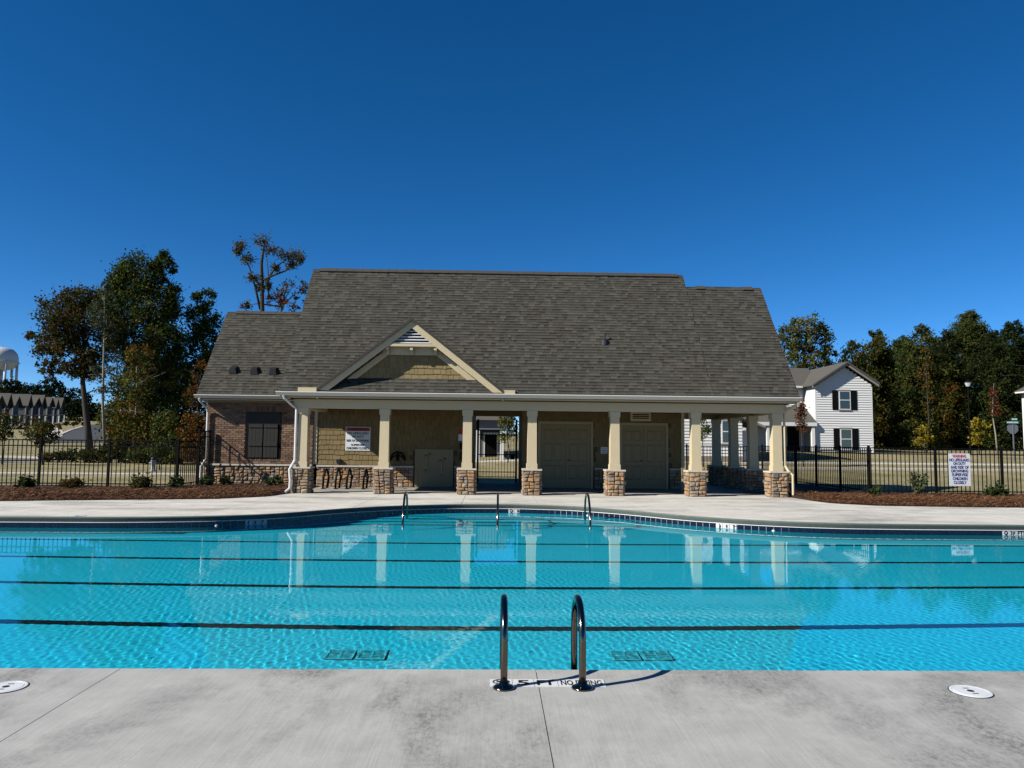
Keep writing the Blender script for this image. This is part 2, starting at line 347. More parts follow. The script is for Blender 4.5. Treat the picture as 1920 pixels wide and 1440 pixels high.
# waterline tiles, one by one, with the white depth markers between them
tile_me = MB().add([(-.070, -.008, -.07), (.070, -.008, -.07), (.070, -.008, .07), (-.070, -.008, .07), (-.0715, .004, -.0715), (.0715, .004, -.0715), (.0715, .004, .0715), (-.0715, .004, .0715)],
                   [(0, 1, 2, 3), (0, 4, 5, 1), (1, 5, 6, 2), (2, 6, 7, 3), (3, 7, 4, 0)]).mesh('tile', TILE_NAVY)
mark_me = tile_me.copy(); mark_me.materials[0] = TILE_WHITE
def s_of_px(px, py):
    p = onz(px, py, -.18); return float(np.interp(p.x, _xx, _arc))
def text_mesh(body, m, w, h, bold=.0):
    cu = bpy.data.curves.new('t', 'FONT'); cu.body = body; cu.align_x = 'CENTER'; cu.align_y = 'CENTER'; cu.offset = bold; cu.resolution_u = 3
    o = bpy.data.objects.new('t', cu); COL.objects.link(o); bpy.context.view_layer.update()
    me = bpy.data.meshes.new_from_object(o.evaluated_get(bpy.context.evaluated_depsgraph_get())); bpy.data.objects.remove(o)
    v = np.empty(len(me.vertices) * 3); me.vertices.foreach_get('co', v); v = v.reshape(-1, 3); lo, hi = v.min(0), v.max(0)
    v[:, 0] = (v[:, 0] - (lo[0] + hi[0]) / 2) * w / max(hi[0] - lo[0], 1e-4); v[:, 1] = (v[:, 1] - (lo[1] + hi[1]) / 2) * h / max(hi[1] - lo[1], 1e-4); v[:, 2] = 0
    me.vertices.foreach_set('co', v.ravel()); me.materials.clear(); me.materials.append(m); me.name = 'lettering'; me.update(); return me
MARKS = [(s_of_px(485, 977), '⊘ 3½FT', 3), (s_of_px(958, 954), '', 2), (s_of_px(1343, 982), '', 3), (s_of_px(1872, 996), '', 3)]
TW = .1555; n_tiles = int((_arc[-1]) / TW); s0 = .5
for i in range(n_tiles):
    s = s0 + i * TW
    p, d, n = edge_at(s)
    if abs(p.x) > 12.5: continue
    mk = None
    for ms, _, cnt in MARKS:
        k = int(round((s - ms) / TW)) + (1 if cnt == 3 else 0)
        if 0 <= k < cnt and abs(s - ms) < TW * 2: mk = (k, cnt)
    rz = math.atan2(d.y, d.x); c = p - n * .011; c = Vector((c.x, c.y, -.198))
    if mk is None: RECEIVERS.append(piece(tile_me, 'tile', basin, c, (0, 0, rz)))
    else:
        mt = piece(mark_me, 'depth_marker', basin, c, (0, 0, rz)); RECEIVERS.append(mt)
        k, cnt = mk; q = c + n * .0105 + Vector((0, 0, .024))
        if k == 0:
            bb = MB().lathe([(.042, -.001), (.042, .001)], (0, 0, 0), 16); me = bb.mesh('symbol', BLACK_INK); piece(me, 'symbol', mt, q, (rad(90), 0, rz))
            me = MB().lathe([(.018, -.0015), (.018, .0025)], (0, 0, 0), 10).mesh('symbol', TILE_WHITE); piece(me, 'symbol', mt, q + n * .001, (rad(90), 0, rz))
        else:
            body = {1: '3½', 2: 'FT'}[k] if cnt == 3 else '18 IN'
            piece(text_mesh(body, BLACK_INK, .125, .078, .045), 'lettering', mt, q, (rad(90), 0, rz))
# far deck slabs
def bed_line(x):
    if x < 0: return float(np.interp(x, [-40, -12.62, -10.32, -7.67, -6.56, -6.2], [19.2, 19.5, 20.2, 20.85, 21.9, 23.3]))
    return float(np.interp(x, [9.4, 9.5, 9.7, 10.6, 12.1, 14.6, 40], [23.4, 22.0, 21.15, 20.5, 20.3, 20.2, 20.2]))
deck = struct(MB().box(-40, 40, -8, -7.9, -.12, -.004).build('pool_deck', CONC_FAR))
def slab(x0, x1, lo, hi, m, name='slab', z=0.0):
    b = MB(); xs_ = np.linspace(x0, x1, max(2, int((x1 - x0) / .12))); n = len(xs_)
    for x in xs_:
        a, c = lo(x), hi(x); b.v += [(x, a, z), (x, c, z), (x, a, z - .1), (x, c, z - .1)]
    for i in range(n - 1):
        k = i * 4; b.f += [(k, k + 4, k + 5, k + 1), (k + 2, k + 6, k + 4, k), (k + 1, k + 5, k + 7, k + 3)]
    b.f += [(0, 1, 3, 2), ((n - 1) * 4, (n - 1) * 4 + 2, (n - 1) * 4 + 3, (n - 1) * 4 + 1)]
    return b.build(name, m, deck)
G = .006
cuts = [-40, -15.0, -12, -9.4, -6.4, -3.44, -.83, 1.24, 3.86, 6.46, 9.4, 12.2, 15.0, 40]
for a, c in zip(cuts[:-1], cuts[1:]):
    mid = (a + c) / 2; inner = abs(mid) < 15
    if -6.4 <= a and c <= 9.4 + 1e-6:
        slab(a + G, c - G, lambda x: lip(x) + .042, lambda x: 23.2, CONC_FAR)
    else:
        slab(a + G, c - G, ((lambda x: lip(x) + .042) if inner else (lambda x: -7.9)), bed_line, CONC_FAR)
slab(-6.4 + G, 9.4 - G, lambda x: 23.2 + G, lambda x: 24.3, CONC_FAR, 'porch_slab'); slab(-6.4 + G, 9.4 - G, lambda x: 24.3 + G, lambda x: 30.9, CONC_PORCH_SHADE, 'porch_slab')
# near deck slabs
for i in range(-5, 5):
    x0 = .33 + 2.985 * i; slab(max(x0, -15) + G / 2, min(x0 + 2.985, 15) - G / 2, lambda x: -7.9, lambda x: NEAR - .012, CONC_NEAR)
b = MB(); pts = [(0, -.012, -.002), (0, -.004, -.004), (0, .004, -.012), (0, .008, -.03), (0, .0, -.07), (0, -.03, -.10), (0, -.06, -.10), (0, -.06, -.002)]
b.prism([(-15, NEAR + p[1], p[2]) for p in pts], (30, 0, 0)); struct(b.build('coping', CONC_NEAR))
struct(MB().box(-15, 15, -7.9, NEAR - .05, -.16, -.06).build('ground_base', COPING))

# lane lines on the floor
def lane(y, w, single):
    z = floor_z(y) + .006
    if single:
        t = MB().box(-.071, .071, -w / 2, w / 2, -.004, .004).mesh('tile', TILE_BLACK)
        ln = MB().box(-PX + .1, PX - .1, y - w / 2 - .01, y + w / 2 + .01, z - .012, z - .003).build('lane_line', TILE_BLACK, basin); RECEIVERS.append(ln)
        for i in range(-52, 53): RECEIVERS.append(piece(t, 'tile', ln, (i * .148, y, z + .003), (rad(3), 0, 0)))
    else:
        bb = MB()
        for i in range(-97, 98): x = i * .148; bb.box(x - .071, x + .071, y - w / 2, y + w / 2, z - .002, z + .004)
        o = bb.build('lane_line', TILE_BLACK, basin); o['kind'] = 'stuff'; RECEIVERS.append(o)
lane(9.12, .15, True); lane(11.12, .15, False); lane(13.14, .15, False); lane(15.06, .14, False)
# main drains
for cx in (-1.44, 1.62):
    for sx in (-.17, .17):
        bb = MB(); z = floor_z(8.18) + .012; x0, y0 = cx + sx, 8.18
        for q in (-.14, .14): bb.box(x0 + q - .012, x0 + q + .012, y0 - .15, y0 + .15, z, z + .02); bb.box(x0 - .128, x0 + .128, y0 + q - .012, y0 + q + .012, z, z + .02)
        for k in range(7): bb.box(x0 - .128, x0 + .128, y0 - .115 + k * .0385 - .008, y0 - .115 + k * .0385 + .008, z, z + .012)
        bb.box(x0 - .012, x0 + .012, y0 - .128, y0 + .128, z, z + .016)
        o = bb.build('drain_grate', mat('drain grate', (.05, .75, .95), .6) if 'drain grate' not in bpy.data.materials else bpy.data.materials['drain grate'], basin); RECEIVERS.append(o)
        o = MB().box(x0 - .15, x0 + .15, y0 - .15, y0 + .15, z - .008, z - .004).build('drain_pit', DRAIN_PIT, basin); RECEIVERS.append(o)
# wall fittings under the far lip
for px, py in ((408, 988), (1440, 995), (1085, 956)):
    p = onz(px, py, -.25); q, d, n = edge_at(float(np.interp(p.x, _xx, _arc)))
    piece(MB().lathe([(.032, -.010), (.034, 0), (.02, .010)], (0, 0, 0), 16).mesh('inlet_fitting', TILE_WHITE), 'inlet_fitting', basin, q + n * .004 + Vector((0, 0, -.225)), (rad(90), 0, math.atan2(d.y, d.x)))

# water surface: real ripples
gx = np.concatenate([[-PX], np.arange(-11.4, -6.5, .03), np.arange(-6.5, 6.6, .0165), np.arange(6.6, 11.41, .03), [PX]]); gy = NEAR - .02 + 14.6 * np.linspace(0, 1, 600) ** 1.3
X, Y = np.meshgrid(gx, gy); Z = np.zeros_like(X)
for i in range(40):
    a = RNG.normal(0.15, .75) + (math.pi if RNG.random() < .3 else 0); lam = float(np.exp(RNG.uniform(math.log(.045), math.log(.15)))); k = 2 * math.pi / lam
    amp = .0015 / k * (lam / .08) ** .3
    Z += amp * np.sin(k * (X * math.cos(a) + Y * math.sin(a)) + RNG.uniform(0, 6.28) + .8 * np.sin(.9 * X + i) + .8 * np.sin(.7 * Y + 2 * i))
Z = Z * np.where(np.abs(X) > 11.3, 0, 1) * np.interp(Y, [NEAR, 9, 14, 20], [1.0, .9, .6, .25]) * np.where(np.abs(X) > 6.5, .8, 1) * (0.75 + .35 * np.sin(.6 * X + .35 * Y + 1) ** 2) + WZ
lipv = np.interp(X, _xx, _yy)
keepv = (Y < lipv + .12)
idx = np.arange(X.size).reshape(X.shape); kf = keepv[:-1, :-1] & keepv[:-1, 1:] & keepv[1:, 1:] & keepv[1:, :-1]
F = np.stack([idx[:-1, :-1], idx[:-1, 1:], idx[1:, 1:], idx[1:, :-1]], -1)[kf]
used = np.unique(F); remap = -np.ones(X.size, int); remap[used] = np.arange(len(used)); F = remap[F]
V = np.stack([X, Y, Z], -1).reshape(-1, 3)[used]
me = bpy.data.meshes.new('water'); me.vertices.add(len(V)); me.vertices.foreach_set('co', V.ravel()); me.loops.add(F.size); me.loops.foreach_set('vertex_index', F.ravel())
me.polygons.add(len(F)); me.polygons.foreach_set('loop_start', np.arange(0, F.size, 4)); me.polygons.foreach_set('use_smooth', np.ones(len(F), bool)); me.update(); me.validate()
wm = bpy.data.materials.new('pool water'); wm.use_nodes = True; N, L = nodes(wm); N.remove(N['Principled BSDF']); gl = N.new('ShaderNodeBsdfGlass'); gl.inputs['IOR'].default_value = 1.333; gl.inputs['Roughness'].default_value = 0; gl.inputs['Color'].default_value = (.82, .99, 1, 1)
L.new(gl.outputs[0], N['Material Output'].inputs[0]); me.materials.append(wm)
water = struct(piece(me, 'water')); water.cycles.is_caustics_caster = True

# ------------------------------------------------------------------ pool house
house = thing('pool_house', (0, 26.8, 0), 'tan pool house with grey shingle roof, front gable and stone column porch', 'pool house')
SL = 1.27; TH = math.atan(SL); CT, ST = math.cos(TH), math.sin(TH)
EY, EZ = 23.05, 3.16                       # eave edge of the main roof (top of the shingles)
RY = 26.76; RZ = EZ + SL * (RY - EY); R2Y = 26.35; R2Z = EZ + SL * (R2Y - EY)
MX0, MX1, RX1 = -6.62, 6.90, 9.63
LEY, LEZ, LRY = 26.30, 3.22, 29.0; LRZ = LEZ + SL * (LRY - LEY); LX0 = -10.46
WY = 26.90                                  # porch back wall
BY = 26.80                                  # brick face
# --- roof: deck boards under the shingles, then the shingles one by one
def roof_deck(x0, x1, ey, ez, ry, rz, by, name='roof'):
    b = MB(); t = .14; d = .02
    b.prism([(x0, ey, ez - d), (x0, ry, rz - d), (x0, by, ez - d), (x0, by, ez - d - t), (x0, ry, rz - d - t * 1.6), (x0, ey, ez - d - t)], (x1 - x0, 0, 0))
    return b.build(name, ROOF_EDGE, house)
roof = roof_deck(MX0, MX1, EY, EZ, RY, RZ, 2 * RY - EY)
roof_r = roof_deck(MX1 + .002, RX1, EY, EZ, R2Y, R2Z, 2 * R2Y - EY)
roof_l = roof_deck(LX0, MX0 + .8, LEY, LEZ, LRY, LRZ, 2 * LRY - LEY)
EXPO = .132
SH_V = [(-.5, 0, .0), (.5, 0, .0), (.5, 1, -.012), (-.5, 1, -.012), (-.5, 0, .0135), (.5, 0, .0135), (.5, 1, .001), (-.5, 1, .001), (.5, .52, .007), (-.5, .52, .007)]
SH_F = [(4, 5, 8, 9), (9, 8, 6, 7), (0, 1, 5, 4), (1, 2, 6, 8, 5), (3, 0, 4, 9, 7)]
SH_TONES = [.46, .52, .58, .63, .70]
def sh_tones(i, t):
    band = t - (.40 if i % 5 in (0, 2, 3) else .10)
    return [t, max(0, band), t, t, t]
def shingle_mesh(w, i):
    lift = .005 if i % 5 > 1 else 0
    b = MB(); b.add([(p[0] * w, p[1] * (EXPO + .02), p[2] + (lift if p[2] > 0 else 0)) for p in SH_V], SH_F); me = b.mesh('shingle', SHINGLE)
    a = me.attributes.new('tone', 'FLOAT', 'FACE'); a.data.foreach_set('value', sh_tones(i, SH_TONES[i % 5])); return me
SH_W = [w for w in (.10, .15, .21) for _ in range(5)]
SH_POOL = [shingle_mesh(w, i) for i, w in enumerate(SH_W)]
def shingle_field(x0, x1, ey, ez, length, parent, n_single, region=None, sx=(0, 0)):
    """courses from the eave up; returns nothing. n_single pieces become parts of their own, the rest one joined part"""
    V, Fc, tones = [], [], []; nc = int(length / EXPO); rot = (TH, 0, 0)
    for c in range(nc):
        v = c * EXPO; x = x0 - random.uniform(0, .2)
        while x < x1:
            i = random.choice((0, 1, 2, 3, 4, 5, 6, 7, 8, 9, 10, 11, 12, 13, 14)); w = SH_W[i]; a, bb = max(x, x0), min(x + w, x1); x += w
            if bb - a < .04: continue
            mid = (a + bb) / 2; P = Vector((mid, ey + v * CT, ez + v * ST))
            if region and region(P): continue
            if n_single > 0 and bb - a > w - 1e-6 and sx[0] < mid < sx[1]:
                n_single -= 1; piece(SH_POOL[i], 'shingle', parent, P, rot)
            else:
                t = SH_TONES[i % 5] + random.uniform(-.06, .06); n0 = len(V); lift = .005 if i % 5 > 1 else 0
                for p in SH_V:
                    q = Vector((p[0] * (bb - a), p[1] * (EXPO + .02), p[2] + (lift if p[2] > 0 else 0)))
                    V.append((P.x + q.x, P.y + q.y * CT - q.z * ST, P.z + q.y * ST + q.z * CT))
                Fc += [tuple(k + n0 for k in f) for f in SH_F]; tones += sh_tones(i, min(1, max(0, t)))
    me = bpy.data.meshes.new('shingles'); me.from_pydata(V, [], Fc); me.materials.append(SHINGLE); a = me.attributes.new('tone', 'FLOAT', 'FACE'); a.data.foreach_set('value', tones)
    o = piece(me, 'shingle_courses', parent); o['kind'] = 'stuff'
GAX, GAZ, GLX, GRX, GEZ = -2.59, 5.47, -5.46, .28, 3.27    # front gable: apex x, z, eave xs, eave z
def under_gable(P): return P.y > 23.55 and P.z < GAZ - .2 and abs(P.x - GAX) < (GAZ - P.z) / .78 - .35
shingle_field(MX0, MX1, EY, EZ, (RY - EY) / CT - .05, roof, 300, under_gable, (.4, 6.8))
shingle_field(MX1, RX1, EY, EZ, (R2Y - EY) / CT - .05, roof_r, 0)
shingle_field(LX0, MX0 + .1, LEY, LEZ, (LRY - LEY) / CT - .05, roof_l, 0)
# ridge vents with the dark slot below them
def ridge(x0, x1, y, z, sag=0.0):
    b = MB(); n = max(2, int((x1 - x0) / .31))
    for i in range(n):
        a, c = x0 + (x1 - x0) * i / n, x0 + (x1 - x0) * (i + 1) / n - .006; t = (i + .5) / n; dz = -sag * 4 * t * (1 - t) + random.uniform(-.004, .004)
        b.prism([(a, y - .16, z - .17 * .8 + .05 + dz), (a, y, z + .055 + dz), (a, y + .16, z - .17 * .8 + .05 + dz), (a, y + .15, z - .17 * .8 + .03 + dz), (a, y, z + .03 + dz), (a, y - .15, z - .17 * .8 + .03 + dz)], (c - a, 0, 0))
    o = b.build('ridge_vent', RIDGE, house); o['kind'] = 'stuff'
    MB().prism([(x0 + .1, y - .12, z - .13), (x0 + .1, y, z + .02), (x0 + .1, y + .12, z - .13)], (x1 - x0 - .2, 0, 0)).build('vent_slot', ROOF_EDGE, house)
ridge(MX0 + .25, MX1 - .2, RY, RZ - .025); ridge(MX1 + .35, RX1 - .3, R2Y, R2Z - .02, .05); ridge(LX0 + .35, MX0 - .05, LRY, LRZ - .02, .02)
# --- attic walls closing the gable ends
b = MB(); b.prism([(-6.38, 23.35, 2.93), (-6.38, RY, RZ - .35), (-6.38, 30.2, 2.93)], (13.0, 0, 0)); b.build('attic_wall', SHAKE_BACK, house)
b = MB(); b.prism([(6.63, 23.35, 2.93), (6.63, R2Y, R2Z - .35), (6.63, 29.3, 2.93)], (2.78, 0, 0)); b.build('attic_wall', SHAKE_BACK, house)
b = MB(); b.prism([(-10.2, 26.9, 2.98), (-10.2, LRY, LRZ - .35), (-10.2, 31.1, 2.98)], (3.82, 0, 0)); b.build('attic_wall', SHAKE_BACK, house)
# --- gutters, fascia, soffit, beam
def gutter(x0, x1, y, z, nm='gutter'):
    b = MB(); b.prism([(x0, y - .115, z), (x0, y - .045, z - .12), (x0, y + .01, z - .12), (x0, y + .01, z)], (x1 - x0, 0, 0)); g = b.build(nm, GUTTER, house)
    MB().prism([(x0 - .003, y - .128, z - .018), (x0 - .003, y - .128, z + .006), (x0 - .003, y - .085, z + .006), (x0 - .003, y - .085, z - .018)], (x1 - x0 + .006, 0, 0)).build('lip', WHITE_PAINT, g)
gutter(-6.72, 9.66, EY + .03, 3.135); gutter(-10.52, -6.735, LEY + .03, 3.20)
MB().box(-6.60, 9.60, EY + .045, EY + .075, 2.96, 3.12).build('fascia', CREAM, house); MB().box(-10.42, -6.60, LEY + .045, LEY + .075, 3.02, 3.18).build('fascia', CREAM, house)
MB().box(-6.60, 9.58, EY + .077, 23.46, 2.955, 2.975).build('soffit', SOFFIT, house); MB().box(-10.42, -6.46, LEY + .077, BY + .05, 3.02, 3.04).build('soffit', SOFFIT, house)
MB().box(-6.28, 9.35, 23.45, 23.75, 2.655, 2.953).build('beam', CREAM, house)
MB().box(-6.20, 9.27, 23.42, 23.448, 2.89, 2.953).build('crown_trim', CREAM, house)
MB().box(-6.27, -5.97, 23.752, WY - .03, 2.66, 2.95).build('beam', CREAM, house)
MB().box(9.04, 9.34, 23.752, 30.2, 2.66, 2.95).build('beam', CREAM, house)
MB().box(6.95, 9.03, 29.95, 30.2, 2.66, 2.95).build('beam', CREAM, house)
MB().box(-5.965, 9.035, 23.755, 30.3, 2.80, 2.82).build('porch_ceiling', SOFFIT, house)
MB().box(-10.3, -6.40, 26.85, 26.90, 2.9, 3.019).build('frieze', CREAM, house)
# gable end returns, the two pale blocks on the gutter
MB().box(-6.05, -5.47, 22.99, 23.10, 3.145, 3.27).build('gable_return', CREAM, house); MB().box(.30, .66, 22.99, 23.10, 3.145, 3.26).build('gable_return', CREAM, house)
# --- stones
def stone_unit(seed):
    r = random.Random(seed); j = lambda s: r.uniform(-s, s)
    b = MB(); back = [(-.5, 0, -.5), (.5, 0, -.5), (.5, 0, .5), (-.5, 0, .5)]
    mid = [(x * .985 + j(.012), -.55 + j(.1), z * .985 + j(.015)) for x, _, z in back]; fr = [(x * .80 + j(.06), -.95 + j(.18), z * .76 + j(.07)) for x, _, z in back]
    c = [(j(.1), -1.05 + j(.1), j(.1))]
    b.add(back + mid + fr + c, [(0, 1, 5, 4), (1, 2, 6, 5), (2, 3, 7, 6), (3, 0, 4, 7), (4, 5, 9, 8), (5, 6, 10, 9), (6, 7, 11, 10), (7, 4, 8, 11), (8, 9, 12), (9, 10, 12), (10, 11, 12), (11, 8, 12)])
    return b
ST_U = [stone_unit(i) for i in range(14)]; ST_ME = [u.mesh('stone', STONE) for u in ST_U]
def split_rect(w, h, rnd, wmax=.27, hmax=.17, wmin=.10, hmin=.07):
    out = []
    def rec(x, z, w, h):
        cw, ch = w > wmax or (w > 2.2 * wmin and rnd.random() < .12), h > hmax or (h > 2.2 * hmin and rnd.random() < .22 and w > .12)
        if cw and (not ch or w / wmax > h / hmax * rnd.uniform(.55, 1.3)):
            t = w * rnd.uniform(.34, .66); rec(x, z, t, h); rec(x + t, z, w - t, h)
        elif ch:
            t = h * rnd.uniform(.36, .64); rec(x, z, w, t); rec(x, z + t, w, h - t)
        else: out.append((x + w / 2, z + h / 2, w, h))
    rec(0, 0, w, h); return out
JOINED = {'V': [], 'F': [], 'T': []}
def stone_face(parent, origin, ax, w, h, single, depth=.055, seed=0):
    """stones over a face: origin lower-left corner, ax 'f' faces the pool, 'l' faces left, 'r' faces right"""
    rnd = random.Random(seed); rz = {'f': 0, 'l': -math.pi / 2, 'r': math.pi / 2, 'b': math.pi}[ax]; R = Matrix.Rotation(rz, 3, 'Z')
    for cx, cz, sw, sh in split_rect(w, h, rnd):
        loc = Vector(origin) + R @ Vector((cx, 0, 0)) + Vector((0, 0, cz)); s = (sw - .014, depth * rnd.uniform(.7, 1.35), sh - .014); i = rnd.randrange(14)
        if single: piece(ST_ME[i], 'stone', parent, loc, (0, 0, rz), s)
        else:
            n0 = len(JOINED['V']); JOINED['V'] += [tuple(loc + R @ Vector((p[0] * s[0], p[1] * s[1], p[2] * s[2]))) for p in ST_U[i].v]
            JOINED['F'] += [tuple(k + n0 for k in f) for f in ST_U[i].f]; JOINED['T'] += [rnd.random()] * len(ST_U[i].f)
# --- columns
COLX = [-5.98, -3.43, -.82, 1.23, 3.86, 6.45, 9.05]; PH = .765; PW = .50
def column(cx, cy, single=('f',), rest=('l', 'r'), seed=0):
    b = MB(); b.frustum(cx, cy, .985, 2.47, .300, .280); c = b.build('column', CREAM, house)
    MB().frustum(cx, cy, .815, .985, .340, .335).build('column_base', CREAM, c); MB().frustum(cx, cy, 2.47, 2.653, .325, .335).build('capital', CREAM, c)
    MB().box(cx - .31, cx + .31, cy - .31, cy + .31, PH, .815).build('pier_cap', STONE_CAP, c)
    MB().box(cx - PW / 2, cx + PW / 2, cy - PW / 2, cy + PW / 2, 0, PH - .002).build('pier_core', STONE_GAP, c)
    h = PW / 2
    for ax in tuple(single) + tuple(rest):
        o = {'f': (cx - h, cy - h, 0), 'l': (cx - h, cy + h, 0), 'r': (cx + h, cy - h, 0), 'b': (cx + h, cy + h, 0)}[ax]
        stone_face(c, o, ax, PW, PH - .004, ax in single, seed=seed * 10 + ord(ax))
    return c
for i, cx in enumerate(COLX):
    side = 'r' if cx < -1.5 else ('l' if cx > 2 else None)
    sing = ('f', side) if side else ('f',); rest = tuple(a for a in 'lr' if a not in sing)
    column(cx, 23.61, sing, rest, i + 1)
for i, cy in enumerate((25.75, 27.8, 29.95)): column(9.05, cy, (), ('f', 'l'), 20 + i)
# --- walls of the porch
def core_wall(x0, x1, y0, y1, z0, z1, m=SHAKE_BACK, name='wall'): return MB().box(x0, x1, y0, y1, z0, z1).build(name, m, house)
w_left = core_wall(-6.32, -.71, WY, WY + .15, 0, 2.798); w_right = core_wall(1.04, 6.83, WY, WY + .15, 0, 2.798)
core_wall(-6.32, -.71, 30.2, 30.35, 0, 2.798); core_wall(1.04, 6.83, 30.2, 30.35, 0, 2.798)
core_wall(-.86, -.71, WY + .152, 30.198, 0, 2.798); core_wall(1.04, 1.19, WY + .152, 30.198, 0, 2.798); core_wall(6.68, 6.83, WY + .152, 30.198, 0, 2.798)
MB().box(-.708, 1.038, WY + .02, WY + .13, 2.58, 2.798).build('header', SHAKE_BACK, house)
for x in (-6.44, 6.834): MB().box(x, x + .115, WY - .045, WY + .10, .79, 2.798).build('corner_board', CREAM, house)
# shakes on the porch wall
SK_V = [(-.5, 0, 0), (.5, 0, 0), (.5, 0, 1), (-.5, 0, 1), (-.49, -.026, .012), (.49, -.026, .012), (.49, -.008, 1), (-.49, -.008, 1)]
SK_F = [(4, 5, 6, 7), (0, 1, 5, 4), (1, 2, 6, 5), (3, 0, 4, 7)]
SK_ME = MB().add(SK_V, SK_F).mesh('shake', SHAKE); SK_ME_P = MB().add(SK_V, SK_F).mesh('shake', SHAKE_P)
def shakes(parent, x0, x1, y, z0, z1, budget, hole=None, single_x=None, expo=.178, clip=None):
    V, Fc, T = [], [], []; z = z0; row = 0
    while z < z1 - .03:
        hgt = min(expo + .012, z1 - z); x = x0 - random.uniform(0, .1)
        while x < x1 - .02:
            w = random.choice((.12, .16, .20, .24, .28)); a, bb = max(x, x0), min(x + w, x1); x += w
            if bb - a < .05: continue
            dz = random.choice((0, 0, .014, -.010)) if row else 0; c = (a + bb) / 2
            if hole and hole(c, z + hgt / 2): continue
            if clip and not clip(a, bb, z): continue
            sc_ = (bb - a - .007, 1, hgt - dz)
            if budget > 0 and (single_x is None or single_x[0] < c < single_x[1]):
                budget -= 1; piece(SK_ME if clip else SK_ME_P, 'shake', parent, (c, y, z + dz), None, sc_)
            else:
                n0 = len(V); V += [(c + p[0] * sc_[0], y + p[1], z + dz + p[2] * sc_[2]) for p in SK_V]; Fc += [tuple(k + n0 for k in f) for f in SK_F]; T += [random.random()] * 4
        z += expo; row += 1
    if V:
        me = bpy.data.meshes.new('shakes'); me.from_pydata(V, [], Fc); me.materials.append(SHAKE_T if clip else SHAKE_PT); a = me.attributes.new('tone', 'FLOAT', 'FACE'); a.data.foreach_set('value', T); o = piece(me, 'shake_courses', parent); o['kind'] = 'stuff'
    return budget
def hole_r(x, z): return (1.58 < x < 3.66 and z < 2.46) or (4.53 < x < 6.39 and z < 2.44)
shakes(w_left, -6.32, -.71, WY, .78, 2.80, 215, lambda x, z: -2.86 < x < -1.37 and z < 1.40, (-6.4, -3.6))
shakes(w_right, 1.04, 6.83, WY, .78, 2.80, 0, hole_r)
# stone wainscot with its sill
def wainscot(x0, x1, y, h, single, seed, parent):
    MB().box(x0, x1, y - .02, y + .02, 0, h).build('wainscot_core', STONE_GAP, parent)
    stone_face(parent, (x0, y - .021, 0), 'f', x1 - x0, h, single, .05, seed)
    b = MB(); x = x0
    while x < x1 - .05:
        w = min(random.uniform(.4, .6), x1 - x); b2 = MB().box(x + .003, x + w - .003, y - .105 + random.uniform(-.008, .008), y + .01, h + .002, h + .062 + random.uniform(-.006, .006)); b2.build('sill_stone', STONE_CAP, parent); x += w
wainscot(-6.30, -2.84, WY - .04, .70, True, 77, w_left); wainscot(-1.39, -.75, WY - .04, .70, False, 78, w_left)
wainscot(1.07, 1.58, WY - .04, .70, False, 79, w_right); wainscot(3.66, 4.53, WY - .04, .70, False, 80, w_right); wainscot(6.39, 6.80, WY - .04, .70, False, 81, w_right)
# --- brick wing on the left
WX0, WX1, WZ0, WZ1 = -8.86, -7.60, .98, 2.64                              # shuttered opening
brick_wall = MB().box(-10.25, -6.45, BY + .02, BY + .2, 0, 2.99).build('brick_wall', MORTAR, house)
core_wall(-10.25, -10.05, BY + .202, 31.1, 0, 2.99, MORTAR); core_wall(-10.25, -6.4, 31.102, 31.3, 0, 2.99, MORTAR)
BR_ME = MB().add([(-.5, 0, -.5), (.5, 0, -.5), (.5, 0, .5), (-.5, 0, .5), (-.49, -1, -.47), (.49, -1, -.47), (.49, -1, .47), (-.49, -1, .47)], [(4, 5, 6, 7), (0, 1, 5, 4), (1, 2, 6, 5), (2, 3, 7, 6), (3, 0, 4, 7)])
BRM = BR_ME.mesh('brick', BRICK); V, Fc, T = [], [], []; budget = 300; BL, BH = .21, .0765; z = .80; row = 0
def put_brick(cx, cz, w, h):
    global budget
    y = BY + .022; d = .022 + random.uniform(-.003, .003)
    if budget > 0 and cz < 2.75: budget -= 1; piece(BRM, 'brick', brick_wall, (cx, y, cz), None, (w - .012, d, h - .012))
    else:
        n0 = len(V); V.extend((cx + p[0] * (w - .012), y + p[1] * d, cz + p[2] * (h - .012)) for p in BR_ME.v); Fc.extend(tuple(k + n0 for k in f) for f in BR_ME.f); T.extend([random.random()] * 5)
while z < 2.90:
    x = -10.25 - (BL / 2 if row % 2 else 0)
    while x < -6.45:
        a, c = max(x, -10.25), min(x + BL, -6.45); x += BL
        spans = [(a, c)]
        if WZ0 - .07 < z + BH / 2 < WZ1 + .0: spans = [(a, min(c, WX0)), (max(a, WX1), c)]
        elif WZ1 <= z + BH / 2 < WZ1 + .23: spans = [(a, min(c, WX0 - .1)), (max(a, WX1 + .1), c)]
        for p, q in spans:
            if q - p > .045: put_brick((p + q) / 2, z + BH / 2, q - p, BH)
    z += BH; row += 1
x = WX0 - .1                                                              # soldier course over the opening
while x < WX1 + .1 - .03: put_brick(x + BH / 2, WZ1 + .115, BH, .21); x += BH
x = WX0 - .04                                                             # rowlock sill
while x < WX1 + .03: put_brick(x + BH / 2, WZ0 - .045, BH, .085); x += BH
me = bpy.data.meshes.new('bricks'); me.from_pydata(V, [], Fc); me.materials.append(BRICK_T); a = me.attributes.new('tone', 'FLOAT', 'FACE'); a.data.foreach_set('value', T); o = piece(me, 'brick_courses', brick_wall); o['kind'] = 'stuff'
wainscot(-10.25, -6.45, BY - .01, .72, True, 90, brick_wall)
win = MB().box(WX0 + .003, WX1 - .003, BY - .012, BY + .018, WZ0, WZ1).build('shutter_recess', BLACK_METAL, house)
